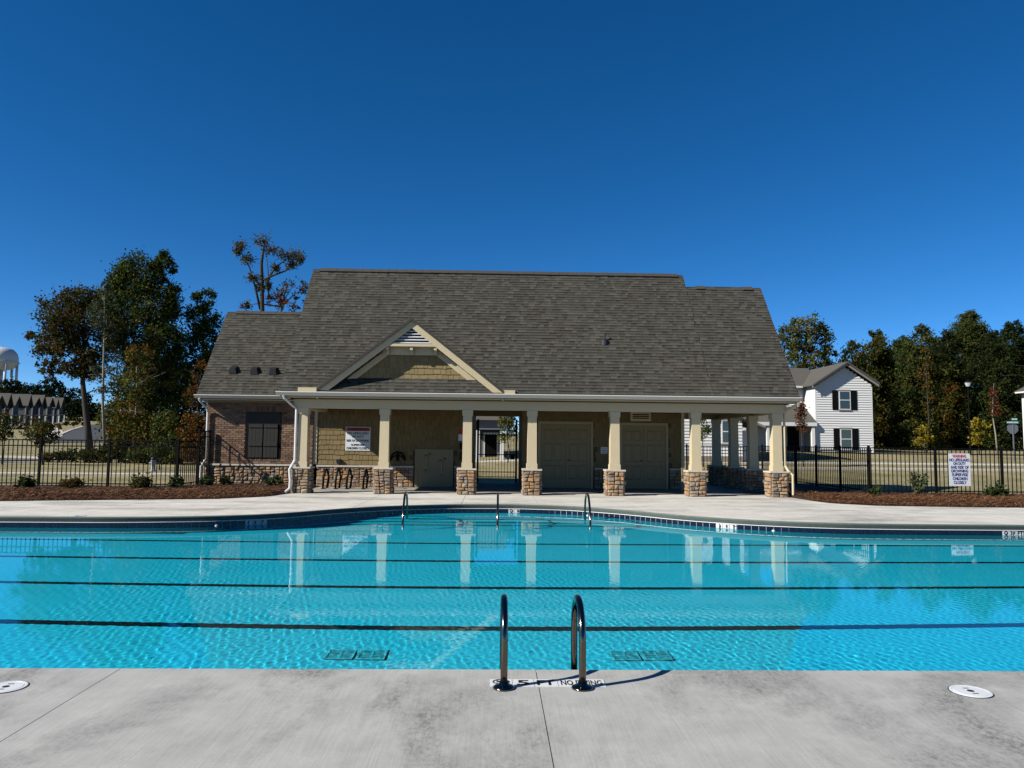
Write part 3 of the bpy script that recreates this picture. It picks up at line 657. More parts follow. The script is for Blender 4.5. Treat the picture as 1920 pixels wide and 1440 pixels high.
MB().box(WX0 + .02, WX1 - .02, BY - .02, BY - .013, 2.22, WZ1 - .02).build('transom_panel', DARK_SHUTTER, win)
for k in range(2):
    xa = WX0 + .12 + k * .535; 
    for j in range(4): MB().box(xa + j * .125 + .004, xa + j * .125 + .121, BY - .04, BY - .014, WZ0 + .03, 2.20).build('shutter_board', DARK_SHUTTER, win)
    for zz in (1.42, 2.08): MB().box(xa + .006, xa + .494, BY - .065, BY - .041, zz, zz + .14 if zz < 2 else zz + .10).build('shutter_batten', DARK_SHUTTER, win)
# --- front gable
YG = 23.42; GS = .78
def gz_at(x): return GAZ - GS * abs(x - GAX)
b = MB(); b.prism([(GAX - 2.45, YG, gz_at(GAX - 2.45) - .12), (GAX, YG, GAZ - .12), (GAX + 2.45, YG, gz_at(GAX + 2.45) - .12), (GAX + 2.45, YG, 3.4), (GAX - 2.45, YG, 3.4)], (0, .12, 0)); gable = b.build('gable_wall', SHAKE_BACK, house)
shakes(gable, GAX - 2.2, GAX + 2.2, YG, 3.575, 4.56, 100, None, None, .185, lambda a, bb, z: max(abs(a - GAX), abs(bb - GAX)) < (GAZ - .30 - z) / GS)
# gable roof: two slabs running back into the main slope, shingle coloured on top
for sgn in (-1, 1):
    ex = GLX - .02 if sgn < 0 else GRX + .02; ez = gz_at(ex); t = .09
    def mz(y): return EZ + SL * (y - EY)
    yb = EY + (GAZ - EZ) / SL + .05
    top = [(ex, 22.975, ez + .03), (GAX, 22.975, GAZ + .03), (GAX, yb, GAZ + .03), (ex, EY + (ez - EZ) / SL + .25, ez + .03)]
    MB().prism(top if sgn > 0 else top[::-1], (0, 0, -t)).build('gable_roof', RIDGE, house)
    # rake trim: a sloping crown that looks downwards, and a flat board under it
    def rk(u, y, x): return (x, y, gz_at(x) - u)
    L_ = math.sqrt(1 + GS * GS)
    prof = [(.0, 23.052), (.29, 23.052), (.29, 23.11), (.0, 23.11)]
    bb = MB(); n = len(prof); xe = ex
    for x in (xe, GAX):
        for u, y in prof: bb.v.append((x, y, gz_at(x) - u))
    bb.f = [(i, (i + 1) % n, n + (i + 1) % n, n + i) for i in range(n)] + [tuple(range(n)), tuple(range(n, 2 * n))[::-1]]
    bb.build('rake_trim', CREAM, house)
    bb = MB(); xi = GAX + sgn * 2.30                                       # inner rake board on the wall
    bb.prism([(xi, YG - .05, gz_at(xi) - .30), (GAX, YG - .05, GAZ - .30), (GAX, YG - .05, GAZ - .52), (xi - sgn * .18, YG - .05, gz_at(xi - sgn * .18) - .52)], (0, .045, 0)); bb.build('rake_board', CREAM, house)
    bb = MB(); bb.prism([(ex, 23.205, ez - .10), (GAX, 23.205, GAZ - .10), (GAX, 23.205, GAZ - .13), (ex, 23.205, ez - .13)], (0, YG - 23.205, 0)); bb.build('rake_soffit', SOFFIT, house)
# louvred triangle and bracketed shelf
MB().box(GAX - .86, GAX + .86, 23.06, YG, 4.60, 4.68).build('gable_shelf', CREAM, house); MB().box(GAX - .92, GAX + .92, YG - .10, YG - .002, 4.36, 4.598).build('gable_band', CREAM, house)
for dx in (-.80, -.05, .70):
    br = MB().box(GAX + dx, GAX + dx + .09, 23.09, YG - .10, 4.49, 4.598).build('bracket', CREAM, house); MB().box(GAX + dx + .002, GAX + dx + .088, 23.22, YG - .10, 4.37, 4.488).build('bracket_foot', CREAM, br)
lv = MB().prism([(GAX - .85, 23.225, 4.682), (GAX + .85, 23.225, 4.682), (GAX, 23.225, 4.682 + .85 * GS)], (0, .1, 0)).build('gable_vent', ROOF_EDGE, house)
for k in range(6):
    zz = 4.70 + k * .093; hw = (4.682 + .85 * GS - zz - .03) / GS
    if hw > .06: MB().hexa([(GAX - hw, 23.10, zz), (GAX + hw, 23.10, zz), (GAX + hw, 23.22, zz + .06), (GAX - hw, 23.22, zz + .06), (GAX - hw, 23.10, zz + .022), (GAX + hw, 23.10, zz + .022), (GAX + hw, 23.22, zz + .082), (GAX - hw, 23.22, zz + .082)]).build('louvre', WHITE_PAINT, lv)
# --- doors
def double_door(x0, x1, z1, hand):
    fr = MB(); fr.box(x0, x0 + .09, WY - .06, WY, 0, z1); fr.box(x1 - .09, x1, WY - .06, WY, 0, z1); fr.box(x0 + .09, x1 - .09, WY - .06, WY, z1 - .10, z1); f = fr.build('door_frame', FRAME_PAINT, house)
    xm = (x0 + x1) / 2
    for a, c in ((x0 + .095, xm - .004), (xm + .004, x1 - .095)):
        d = MB().box(a, c, WY - .035, WY - .002, .02, z1 - .105).build('door', DOOR_PAINT, house); w = c - a
        for r0, r1 in ((.14, .36), (.42, .70), (.76, .92)):
            for q in (0, 1):
                pa = a + w * (.13 + q * .40); pb = pa + w * .34; za, zb = .02 + (z1 - .13) * r0, .02 + (z1 - .13) * r1
                MB().add([(pa, WY - .0355, za), (pb, WY - .0355, za), (pb, WY - .0355, zb), (pa, WY - .0355, zb), (pa + .035, WY - .060, za + .035), (pb - .035, WY - .060, za + .035), (pb - .035, WY - .060, zb - .035), (pa + .035, WY - .060, zb - .035)],
                         [(4, 5, 6, 7), (0, 1, 5, 4), (1, 2, 6, 5), (2, 3, 7, 6), (3, 0, 4, 7)]).build('door_panel', DOOR_PAINT, d)
    hx = xm + .05 * hand; MB().tube([(hx, WY - .036, 1.02), (hx, WY - .09, 1.02), (hx + .11 * hand, WY - .095, 1.02)], .012, 6).build('door_handle', STEEL, f)
double_door(1.62, 3.62, 2.42, 1); double_door(4.57, 6.35, 2.40, -1)
v = MB().box(4.98, 5.73, WY - .05, WY - .005, 2.46, 2.79).build('louvre_vent', CREAM, house)
for k in range(3): MB().box(5.06, 5.65, WY - .058, WY - .0505, 2.55 + k * .065, 2.585 + k * .065).build('slot', BLACK_METAL, v)
# --- shower panel with its two taps
pn = MB().box(-2.80, -1.43, WY - .06, WY - .002, .01, 1.36).build('shower_panel', DOOR_PAINT, house)
for a, c, d, e in ((-2.80, -2.70, .02, 1.36), (-1.53, -1.43, .02, 1.36), (-2.698, -1.532, 1.27, 1.36)): MB().box(a, c, WY - .075, WY - .061, d, e).build('panel_frame', DOOR_PAINT, pn)
for cx, zt in ((-2.36, 1.13), (-1.83, .97)):
    tp = MB().tube([(cx, WY - .062, zt), (cx, WY - .16, zt), (cx - .12, WY - .17, zt - .01)], .02, 8).build('tap', STEEL, house)
    MB().lathe([(.03, -.02), (.034, 0), (.02, .03)], (cx + .10, WY - .09, zt + .06), 10).build('push_button', STEEL, tp)
    MB().tube([(cx + .0, WY - .10, zt), (cx + .0, WY - .10, zt - .50)] + [(cx - .05 + .05 * math.cos(t), WY - .10, zt - .50 - .05 * math.sin(t)) for t in np.linspace(.3, 3.6, 8)], .012, 6).build('pipe', STEEL, tp)
# --- downspouts
def downspout(pts, m, name='downspout', w=.04): 
    return MB().tube(pts, w, 8).build(name, m, house)
downspout([(-10.35, 26.28, 3.06), (-10.33, 26.32, 2.98), (-10.22, 26.66, 2.75), (-10.20, 26.73, 2.60), (-10.20, 26.73, .95), (-10.26, 26.66, .80), (-10.30, 26.60, .70), (-10.30, 26.60, .22), (-10.42, 26.45, .12)], WHITE_PAINT)
downspout([(-6.50, 23.02, 3.02), (-6.47, 23.06, 2.93), (-6.30, 23.36, 2.72), (-6.19, 23.44, 2.62), (-6.19, 23.44, 1.02), (-6.25, 23.34, .86), (-6.30, 23.27, .74), (-6.26, 23.25, .40), (-6.27, 23.25, .16), (-6.36, 23.12, .05)], WHITE_PAINT)
downspout([(9.58, 23.05, 3.0), (9.56, 23.10, 2.93), (9.36, 23.40, 2.76), (9.30, 23.52, 2.66), (9.30, 23.52, 1.0), (9.36, 23.40, .82), (9.46, 23.30, .70), (9.46, 23.30, .08)], CREAM)
# --- roof vents
for px, py in ((438, 692), (478, 693), (513, 694)):
    d = ray(px, py + 4); t = (LEZ - CAM.z - SL * LEY) / (d.z - SL * d.y); P = CAM + d * t
    MB().hexa([(P.x - .14, P.y - .12, P.z - .10), (P.x + .14, P.y - .12, P.z - .10), (P.x + .14, P.y + .18, P.z + .15), (P.x - .14, P.y + .18, P.z + .15), (P.x - .10, P.y - .14, P.z + .10), (P.x + .10, P.y - .14, P.z + .10), (P.x + .10, P.y + .10, P.z + .20), (P.x - .10, P.y + .10, P.z + .20)]).build('roof_vent', DARK_PLASTIC, house)
d = ray(1134, 642); t = (EZ - CAM.z - SL * EY) / (d.z - SL * d.y); P = CAM + d * t
rv = MB().lathe([(.13, -.10), (.11, .06), (.06, .10), (.045, .12)], tuple(P), 12).build('roof_vent', DARK_PLASTIC, house); MB().tube([P + Vector((0, 0, .1)), P + Vector((0, 0, .32))], .025, 8).build('pipe', DARK_PLASTIC, rv)
# --- small fittings on the porch wall
MB().lathe([(.05, -.03), (.06, 0), (.05, .04)], (-1.53, 24.2, 2.76), 14).build('ceiling_light', WHITE_PAINT, house)
MB().box(-1.78, -1.42, 24.4, 24.65, 2.70, 2.798).build('light_fitting', SIGN_WHITE, house)
# the last of the stones as one part
me = bpy.data.meshes.new('stones'); me.from_pydata(JOINED['V'], [], JOINED['F']); me.materials.append(STONE_T); a = me.attributes.new('tone', 'FLOAT', 'FACE'); a.data.foreach_set('value', JOINED['T']); o = piece(me, 'stone_facing', house); o['kind'] = 'stuff'

# ------------------------------------------------------------------ planting beds
STRAW_GROUND = mat('pine straw ground', (.035, .016, .008), .95, .35, 7, .6, 40)
def bed_z(x, y):
    e = abs(y - bed_line(x)); return .004 + .085 * sstep(0, .9, e) + .02 * math.sin(x * 1.7) * math.sin(y * 2.1) * sstep(0, .6, e)
def in_bed(x, y):
    if x < -6.5: return y < (26.75 if x > -10.2 else 24.85) and y > bed_line(x)
    if x > 9.5: return y > bed_line(x) and y < (30.5 if x < 12.35 else 24.85)
    return False
def bed_sheet(x0, x1, name):
    b = MB(); xs_ = np.arange(x0, x1 + .01, .25); rows = 28
    top = lambda x: (26.75 if -10.2 < x < 0 else 30.5 if 0 < x < 12.35 else 24.85)
    for x in xs_:
        for j in range(rows): y = bed_line(x) + (top(x) - bed_line(x)) * (j / (rows - 1)) ** 1.5; b.v.append((x, y, bed_z(x, y)))
    for i in range(len(xs_) - 1):
        for j in range(rows - 1): b.f.append((i * rows + j, (i + 1) * rows + j, (i + 1) * rows + j + 1, i * rows + j + 1))
    return struct(b.build(name, STRAW_GROUND, None, True))
bed_sheet(-24, -6.25, 'planting_bed'); bed_sheet(9.42, 24, 'planting_bed')
STRAW = ramp_mat('pine straw', [(.045, .018, .008), (.10, .042, .017), (.175, .078, .032), (.31, .165, .08)], 'tone', .85, .1, 30, 0)
def straw(x0, x1, n, seed, lab):
    r = random.Random(seed); V, Fc, T = [], [], []
    while len(Fc) < n:
        x = r.uniform(x0, x1); y = bed_line(x) + abs(r.gauss(0, 1.9)) - .05
        if not in_bed(x, y + .06): continue
        a = r.gauss(0, .9); l = r.uniform(.10, .26); w = r.uniform(.004, .009); tz = r.uniform(-.25, .45); z = bed_z(x, y) + r.uniform(.0, .045)
        d = Vector((math.cos(a), math.sin(a), tz)).normalized() * l / 2; s = Vector((-math.sin(a), math.cos(a), r.uniform(-.6, .6))).normalized() * w; c = Vector((x, y, z + abs(d.z) * .6)); n0 = len(V)
        up = Vector((0, 0, .012)); V += [tuple(c - d - s), tuple(c - s + up), tuple(c + d), tuple(c + s + up)]; Fc.append((n0, n0 + 1, n0 + 2, n0 + 3)); T.append(min(1, max(0, r.gauss(.5, .27))))
    me = bpy.data.meshes.new('pine_straw'); me.from_pydata(V, [], Fc); me.materials.append(STRAW); a = me.attributes.new('tone', 'FLOAT', 'FACE'); a.data.foreach_set('value', T)
    tag(piece(me, 'pine_straw'), lab, 'mulch', None, 'stuff')
straw(-16.5, -6.3, 26000, 1, 'reddish pine straw mulch in the bed left of the pool house'); straw(9.45, 18, 24000, 2, 'reddish pine straw mulch in the bed right of the pool house')

# ------------------------------------------------------------------ foliage
def leaf_cloud(centres, radii, n_per, size, cols, rnd, flat=1.0, aspect=1.7):
    """one mesh of many small bent leaf faces gathered in clumps; colour varies from clump to clump and leaf to leaf"""
    C = np.repeat(np.array(centres, float), n_per, 0); Rr = np.repeat(np.array(radii, float), n_per); n = len(C)
    d = rnd.normal(size=(n, 3)) * .52; d[:, 2] *= flat
    P = C + d * Rr[:, None]
    u = rnd.normal(size=(n, 3)); u /= np.linalg.norm(u, axis=1)[:, None]; w = np.cross(u, rnd.normal(size=(n, 3))); w /= np.linalg.norm(w, axis=1)[:, None]
    s = (size * rnd.uniform(.6, 1.3, n))[:, None]; u = u * s * .5 * aspect; w = w * s * .5
    V = np.stack([P - u, P + w, P + u, P - w], 1).reshape(-1, 3)
    cols = np.array(cols, float); pick = np.repeat(rnd.integers(0, len(cols), len(centres)), n_per); pick2 = np.where(rnd.random(n) < .2, rnd.integers(0, len(cols), n), pick)
    col = ALB * cols[pick2] * np.repeat(rnd.uniform(.75, 1.2, len(centres)), n_per)[:, None] * rnd.uniform(.7, 1.3, n)[:, None]
    me = bpy.data.meshes.new('crown'); me.vertices.add(4 * n); me.vertices.foreach_set('co', V.ravel()); me.loops.add(4 * n); me.loops.foreach_set('vertex_index', np.arange(4 * n)); me.polygons.add(n); me.polygons.foreach_set('loop_start', np.arange(0, 4 * n, 4)); me.update()
    at_ = me.color_attributes.new('col', 'FLOAT_COLOR', 'POINT'); at_.data.foreach_set('color', np.repeat(np.concatenate([col, np.ones((n, 1))], 1), 4, 0).ravel())
    me.materials.append(LEAF); return me
GREEN = [(.055, .085, .022), (.08, .11, .027), (.105, .13, .033), (.046, .068, .024)]
DARKG = [(.028, .043, .014), (.037, .055, .019), (.048, .064, .02)]
OLIVE = [(.085, .10, .025), (.115, .12, .028), (.06, .078, .022), (.14, .12, .028)]
BROWN = [(.085, .05, .02), (.11, .065, .024), (.065, .075, .024), (.05, .065, .02), (.06, .075, .022), (.075, .07, .024)]
AUTUMN = [(.16, .10, .02), (.12, .10, .02), (.17, .075, .018), (.06, .07, .018)]
YELLOW = [(.30, .23, .025), (.24, .20, .025), (.16, .15, .02), (.34, .24, .03)]
RED = [(.13, .03, .02), (.17, .05, .022), (.09, .03, .018)]
PINE = [(.014, .026, .012), (.02, .033, .014), (.026, .036, .014)]
def tree(name, label, Y, base, blobs, cols, trunk=None, size=.26, dens=1.0, bark=None, group=None, fork=None, r0=None, clump=.30, seed=None, cat='tree', limbs=True, twigs=None):
    """blobs: image-measured lobes (x, y, rx, ry) at depth Y turned into round lobes of real size"""
    rnd = np.random.default_rng(seed if seed is not None else abs(hash(label)) % 9999 if False else sum(map(ord, label))); k = Y / FPX; bark = bark or BARK
    bp = at(base[0], base[1], Y); bp.z = gz(bp.x, bp.y) - .05; t = thing(name, tuple(bp), label, cat, group)
    L = []
    for cx, cy, rx, ry in blobs:
        yo = Y + rnd.normal(0, .25) * rx * k; c = at(cx, cy, yo); L.append((c, rx * k, ry * k))
    cents, rads = [], []
    for c, rx, rz in L:
        n = int(max(7, 12 * dens * rx * rz)); n = min(n, 150)
        d = rnd.normal(size=(n, 3)); d /= np.linalg.norm(d, axis=1)[:, None]; d *= (rnd.uniform(.25, 1, n) ** .45)[:, None]
        rc = np.clip(clump * min(rx, rz), .25, 1.0)
        for q in d: cents.append((c.x + q[0] * (rx - rc * .4), c.y + q[1] * (rx - rc * .4) * .8, c.z + q[2] * (rz - rc * .4))); rads.append(rc * rnd.uniform(.65, 1.25))
    size *= .56; per = int(np.clip(62 * (np.mean(rads) / .6) ** 1.6 * (.14 / size) ** 1.4, 14, 150))
    piece(leaf_cloud(cents, rads, per, size, cols, rnd), 'crown', t)
    b = MB(); top = trunk or (blobs[0][0], blobs[0][1] + blobs[0][3] * .3); tp = at(top[0], top[1], Y); H = max(tp.z - bp.z, 1); r0 = r0 or max(.05, H * .022)
    path = [bp, bp.lerp(tp, .35) + Vector((rnd.normal(0, .02) * H, 0, 0)), bp.lerp(tp, .7) + Vector((rnd.normal(0, .02) * H, 0, 0)), tp]
    if fork: path = [bp] + [at(fx, fy, Y) for fx, fy in fork] + [tp]
    b.tube(path, r0, 8, r0 * .3); tr = b.build('trunk', bark, t, True)
    if limbs:
        b = MB()
        for c, rx, rz in L:
            h = min(.9, max(.3, (c.z - rz * .6 - bp.z) / H)); i = h * (len(path) - 1); j = min(int(i), len(path) - 2); s = Vector(path[j]).lerp(Vector(path[j + 1]), i - j)
            m_ = s.lerp(c, .5) + Vector((rnd.normal(0, .08), rnd.normal(0, .08), .06)) * (c - s).length; b.tube([s, m_, c], r0 * .38, 6, r0 * .08)
            for _ in range(4): q = c + Vector((rnd.normal(0, .5) * rx, rnd.normal(0, .5) * rx, rnd.normal(0, .5) * rz)); b.tube([m_.lerp(c, .6), q], r0 * .12, 5, .012)
        b.build('limbs', bark, t, True)
    if twigs:
        b = MB()
        for c, rx, rz in L:
            for _ in range(16):
                q = c + Vector((rnd.normal(0, .85) * rx, rnd.normal(0, .5) * rx, rnd.normal(.2, .75) * rz)); m_ = c.lerp(q, .5) + Vector((rnd.normal(0, .1), 0, rnd.normal(0, .1))); b.tube([c, m_, q], .018, 4, .006)
        stuff(b.build('twigs', bark, t))
    for pl, r_ in (twigs or []): MB().tube([at(x, y, Y) for x, y in pl], r_, 6, r_ * .35).build('limb', bark, t, True)
    return t
LW = 'trees at the wood edge left of the pool house'
tree('oak_tree', 'broad oak with rusty brown leaves on its left side, forked dark trunk', 57, (170, 866), [(112, 585, 46, 44), (150, 562, 42, 34), (172, 620, 52, 52), (95, 645, 32, 36), (138, 672, 62, 34), (95, 692, 30, 16), (55, 628, 8, 6), (120, 615, 45, 40), (160, 690, 40, 26)], BROWN, (158, 640), .24, 1.5, group=LW, fork=[(164, 800), (155, 715)], r0=.32)
tree('hardwood_tree', 'tallest green hardwood tree left of the pool house', 61, (268, 872), [(258, 520, 48, 44), (308, 500, 24, 32), (222, 575, 44, 50), (290, 575, 52, 52), (250, 640, 62, 52), (310, 650, 42, 56), (270, 720, 66, 56), (232, 530, 30, 28), (325, 540, 14, 24), (300, 780, 62, 60), (240, 800, 50, 60), (330, 700, 32, 60)], OLIVE + DARKG + GREEN, (275, 520), .24, 1.6, group=LW, r0=.36)
tree('slender_tree', 'slender pale-trunked tree with thin foliage between the oak and the tallest tree', 53, (198, 866), [(192, 545, 18, 26), (186, 590, 24, 34), (206, 630, 16, 30), (182, 700, 16, 22), (214, 690, 14, 22), (190, 735, 14, 10)], [(.075, .095, .045), (.06, .075, .03), (.09, .10, .05)], (196, 545), .2, 2.2, BARK_PALE, LW, r0=.12)
tree('hardwood_tree', 'dark green tree with pointed crown just left of the roof', 64, (388, 872), [(382, 562, 22, 26), (380, 600, 36, 34), (384, 650, 40, 40), (376, 710, 44, 44), (366, 770, 46, 50), (360, 830, 44, 44)], DARKG + GREEN, (382, 570), .24, 1.5, group=LW, r0=.28)
tree('young_tree', 'yellow-olive autumn tree in front of the tallest tree', 50, (248, 874), [(264, 668, 30, 28), (262, 715, 36, 36), (242, 765, 34, 36), (270, 810, 42, 40), (225, 815, 26, 30)], AUTUMN + OLIVE, (256, 680), .19, 1.7, BARK_PALE, LW, r0=.09)
tree('young_tree', 'orange-red autumn tree right beside the brick wall corner', 47, (372, 880), [(372, 700, 16, 24), (366, 745, 22, 34), (352, 800, 24, 38), (376, 810, 22, 46), (360, 850, 30, 26)], [(.15, .06, .018), (.11, .05, .018), (.06, .055, .018), (.17, .09, .02)], (370, 720), .19, 2.4, group=LW, r0=.09)
tree('young_tree', 'green leafy sapling thicket right of the tallest trunk', 49, (312, 880), [(308, 800, 30, 34), (325, 840, 30, 30), (290, 850, 34, 24), (262, 852, 26, 20)], GREEN + OLIVE, (310, 800), .2, 3.0, group=LW, r0=.09)
tree('young_tree', 'rusty thicket at the foot of the slender tree', 51, (222, 880), [(222, 838, 24, 24), (200, 853, 24, 16), (245, 853, 28, 18), (100, 856, 24, 10), (135, 855, 30, 12), (172, 856, 28, 12), (290, 856, 26, 15), (330, 856, 28, 15), (372, 856, 26, 16)], AUTUMN + DARKG + GREEN + DARKG, (222, 838), .2, 7.0, group=LW, r0=.07)
T8 = [(452, 462, 14, 10), (446, 472, 8, 6), (464, 488, 12, 7), (476, 522, 12, 9), (492, 452, 14, 12), (508, 470, 12, 9), (534, 478, 17, 10), (556, 478, 14, 12), (566, 486, 9, 8), (546, 496, 12, 6), (503, 532, 6, 14), (516, 502, 8, 6), (486, 540, 7, 8)]
tree('bare_tree', 'tall half-bare tree with open limbs rising behind the low roof', 46, (494, 860), T8, [(.11, .10, .05), (.08, .08, .04), (.14, .12, .06)], (496, 452), .15, .5, BARK, None, fork=[(492, 600), (491, 525), (490, 495), (493, 475)], r0=.17, clump=.95, limbs=False,
     twigs=[([(488, 580), (478, 536), (468, 502), (450, 468)], .09), ([(492, 526), (510, 517), (535, 508), (562, 488)], .09), ([(504, 520), (518, 500), (540, 484)], .07), ([(504, 560), (503, 515), (500, 480)], .06)])
tree('small_tree', 'reddish olive treetop behind the step between the two roofs', 52, (530, 860), [(515, 548, 24, 16), (545, 545, 22, 22), (570, 540, 8, 18), (535, 568, 45, 16), (460, 572, 14, 8)], AUTUMN + RED + DARKG, (535, 545), .19, 1.4, r0=.16)
RW = 'trees of the wood behind the white houses'
tree('hardwood_tree', 'loose olive tree showing sky, directly behind the white gabled house', 74, (1512, 850), [(1510, 618, 38, 30), (1478, 640, 24, 40), (1535, 640, 30, 40), (1505, 670, 44, 40), (1552, 665, 22, 36), (1520, 710, 44, 40)], OLIVE + [(.13, .12, .03)], (1512, 625), .27, .95, group=RW, r0=.35)
WOOD = [(1600, 660, 34, 'narrow dark tree beside the white house gable', DARKG + OLIVE), (1642, 642, 36, 'rounded olive tree above the white house eave', OLIVE), (1690, 655, 38, 'dark green tree above the orange sapling', GREEN + DARKG), (1728, 638, 40, 'mid-green tree left of the tallest wood tree', GREEN + OLIVE),
        (1775, 640, 34, 'deep green tree behind the nearer street lantern', DARKG), (1818, 616, 46, 'tallest olive tree of the right-hand wood', OLIVE + GREEN), (1858, 640, 34, 'dark tree behind the red sapling', DARKG), (1900, 628, 40, 'very dark tree at the right edge of the wood', DARKG), (1950, 630, 40, 'dark tree past the right edge of the wood', DARKG), (1622, 700, 34, 'lower bushy tree hugging the white house gable', OLIVE + AUTUMN), (1668, 690, 36, 'lower full tree between the house and the orange sapling', GREEN + OLIVE), (1712, 695, 34, 'lower dense tree behind the orange sapling', DARKG + OLIVE), (1760, 690, 36, 'lower autumn-tinted tree left of the lanterns', OLIVE + AUTUMN), (1800, 700, 34, 'lower dense tree right behind the lanterns', GREEN + DARKG), (1880, 690, 36, 'lower dense tree behind the stop sign', DARKG + GREEN)]
for i, (x, y, r, lab, cols) in enumerate(WOOD):
    rr = random.Random(i); y += 12; bl = [(x, y, r * .85, r * .75), (x - r * .5, y + 40, r * .8, r), (x + r * .5, y + 45, r * .8, r), (x + rr.uniform(-10, 10), y + 90, r * 1.1, r * 1.1), (x - 10, y + 140, r, r), (x + 12, y + 185, r * .9, r * .8), (x, y - r * .7, r * .4, r * .35)]
    tree('hardwood_tree', lab, 70 + (i * 7) % 19, (x + 4, 850), bl, [tuple(q * .72 for q in c_) for c_ in cols], (x, y), .25, 1.9, group=RW, r0=.3)
tree('understory_tree', 'slender orange-brown tree in front of the right-hand wood', 63, (1738, 842), [(1736, 672, 9, 26), (1733, 715, 14, 34), (1740, 760, 12, 30)], AUTUMN + [(.14, .07, .02)], (1736, 675), .17, 1.1, group=RW, r0=.06)
tree('understory_tree', 'yellow leafy sapling left of the two bright ones in front of the wood', 58, (1733, 842), [(1732, 812, 15, 16), (1728, 828, 16, 10), (1742, 822, 10, 12)], YELLOW, (1732, 815), .19, 3.2, group=RW, r0=.05)
tree('understory_tree', 'bright yellow sapling under the street lantern', 57, (1836, 842), [(1834, 796, 18, 15), (1838, 815, 19, 18), (1828, 828, 14, 10)], YELLOW, (1836, 800), .19, 3.2, group=RW, r0=.05)
tree('understory_tree', 'thin dark red sapling with pale trunk beside the stop sign', 55, (1870, 838), [(1862, 735, 9, 16), (1862, 758, 14, 18), (1866, 775, 12, 9)], RED, (1862, 745), .16, .8, BARK_PALE, RW, r0=.07)
tree('ornamental_tree', 'narrow russet tree in front of the white house porch', 41, (1506, 868), [(1503, 758, 8, 14), (1502, 778, 11, 16), (1504, 798, 9, 14)], [(.11, .04, .022), (.15, .06, .03), (.07, .035, .02)], (1504, 770), .13, 5.0, r0=.04)
tree('ornamental_tree', 'small green tree seen through the open pavilion', 41, (1318, 868), [(1318, 788, 12, 14), (1324, 805, 11, 14), (1314, 815, 9, 12)], [(.13, .15, .04), (.09, .12, .03)], (1318, 795), .13, 5.0, r0=.04)
tree('ornamental_tree', 'yellow-green tree seen through the breezeway gate', 43, (952, 868), [(948, 786, 16, 15), (958, 803, 16, 20), (946, 820, 13, 13), (962, 780, 12, 14)], [(.16, .15, .03), (.12, .12, .03)], (952, 800), .13, 5.0, r0=.04)
YG_ = 'young trees planted on the left lawn'
tree('young_tree', 'dark bushy young tree on the left lawn beside the street bend', 46, (80, 868), [(82, 800, 22, 14), (72, 815, 26, 14), (92, 818, 22, 12), (78, 830, 12, 10)], GREEN + DARKG + AUTUMN, (80, 810), .16, 6.0, group=YG_, r0=.05)
tree('young_tree', 'young tree cut by the left edge of the picture', 46, (4, 870), [(4, 790, 14, 18), (10, 812, 14, 16), (-8, 810, 16, 18)], GREEN + DARKG + AUTUMN, (4, 800), .16, 5.0, group=YG_, r0=.05)
tree('young_tree', 'small green young tree beside the fire hydrant', 40, (299, 886), [(298, 835, 16, 16), (292, 850, 14, 12), (304, 853, 12, 12)], GREEN + OLIVE, (298, 845), .14, 5.0, group=YG_, r0=.04)
HB = 'bushes below the hillside townhouses'
for x, y, rx, ry, lab in ((12, 800, 18, 16, 'bush at the foot of the leftmost townhouse'), (38, 796, 15, 18, 'rounded bush below the second townhouse'), (66, 798, 20, 18, 'broad bush below the middle townhouses'), (104, 800, 12, 9, 'small bush below the last townhouses'), (138, 790, 16, 8, 'low bushes where the hillside street ends')):
    tree('bush', lab, 150, (x, 815), [(x, y, rx, ry), (x - rx * .5, y + 6, rx * .7, ry * .7), (x + rx * .6, y + 5, rx * .7, ry * .7)], DARKG + AUTUMN, (x, y), .5, .35, group=HB, cat='bush', limbs=False)
PN = 'pines on the far hill'
for x, y, r, lab in ((20, 730, 34, 'dark pine under the water tower'), (62, 736, 26, 'dark pine right of the water tower'), (96, 722, 24, 'blue-green pine behind the townhouse ridges'), (140, 748, 34, 'broad pine left of the oak trunk'), (178, 768, 20, 'pine between the oak trunk and the slender tree'), (-20, 735, 30, 'pine past the left edge of the far hill')):
    tree('pine_tree', lab, 300, (x, 800), [(x, y, r * .9, r * .62), (x - r * .4, y + r * .5, r * .8, r * .6), (x + r * .5, y + r * .5, r * .7, r * .55), (x, y + r, r, r * .7)], PINE, (x, y), 1.1, .26, group=PN, clump=.26)

def shrub(label, x, y, h, w, n, cols, seed, upright=False, group='young shrubs in the pine straw beds'):
    rnd = np.random.default_rng(seed); z0 = bed_z(x, y); t = thing('shrub', (x, y, z0), label, 'shrub', group); C, Rr = [], []; b = MB()
    for i in range(n):
        a = rnd.uniform(0, 6.28); rr = w * math.sqrt(rnd.random()) * .5; hh = h * rnd.uniform(.45, 1) if upright else h * (1 - .6 * (rr / (w * .5)) ** 2) * rnd.uniform(.5, 1)
        e = Vector((x + rr * math.cos(a), y + rr * math.sin(a), z0 + hh)); b.tube([(x + rr * .3 * math.cos(a), y + rr * .3 * math.sin(a), z0 - .02), e], .008, 5, .004)
        for f in ((.45, .7, 1.0) if upright else (.7, 1.0)): C.append(tuple(Vector((x, y, z0)).lerp(e, f))); Rr.append(.075 if upright else w * .16)
    b.build('stem', BARK, t); piece(leaf_cloud(C, Rr, 16, .06, cols, rnd, 1.2), 'foliage', t)
SG = [(.06, .085, .03), (.045, .06, .025), (.08, .10, .04)]
p = at(56, 920, 23.4); shrub('dark low shrub left of the second fence post', p.x, 23.2, .38, .5, 16, DARKG, 1)
shrub('low twiggy shrub in front of the left fence', -12.9, 23.3, .32, .7, 18, BROWN, 2)
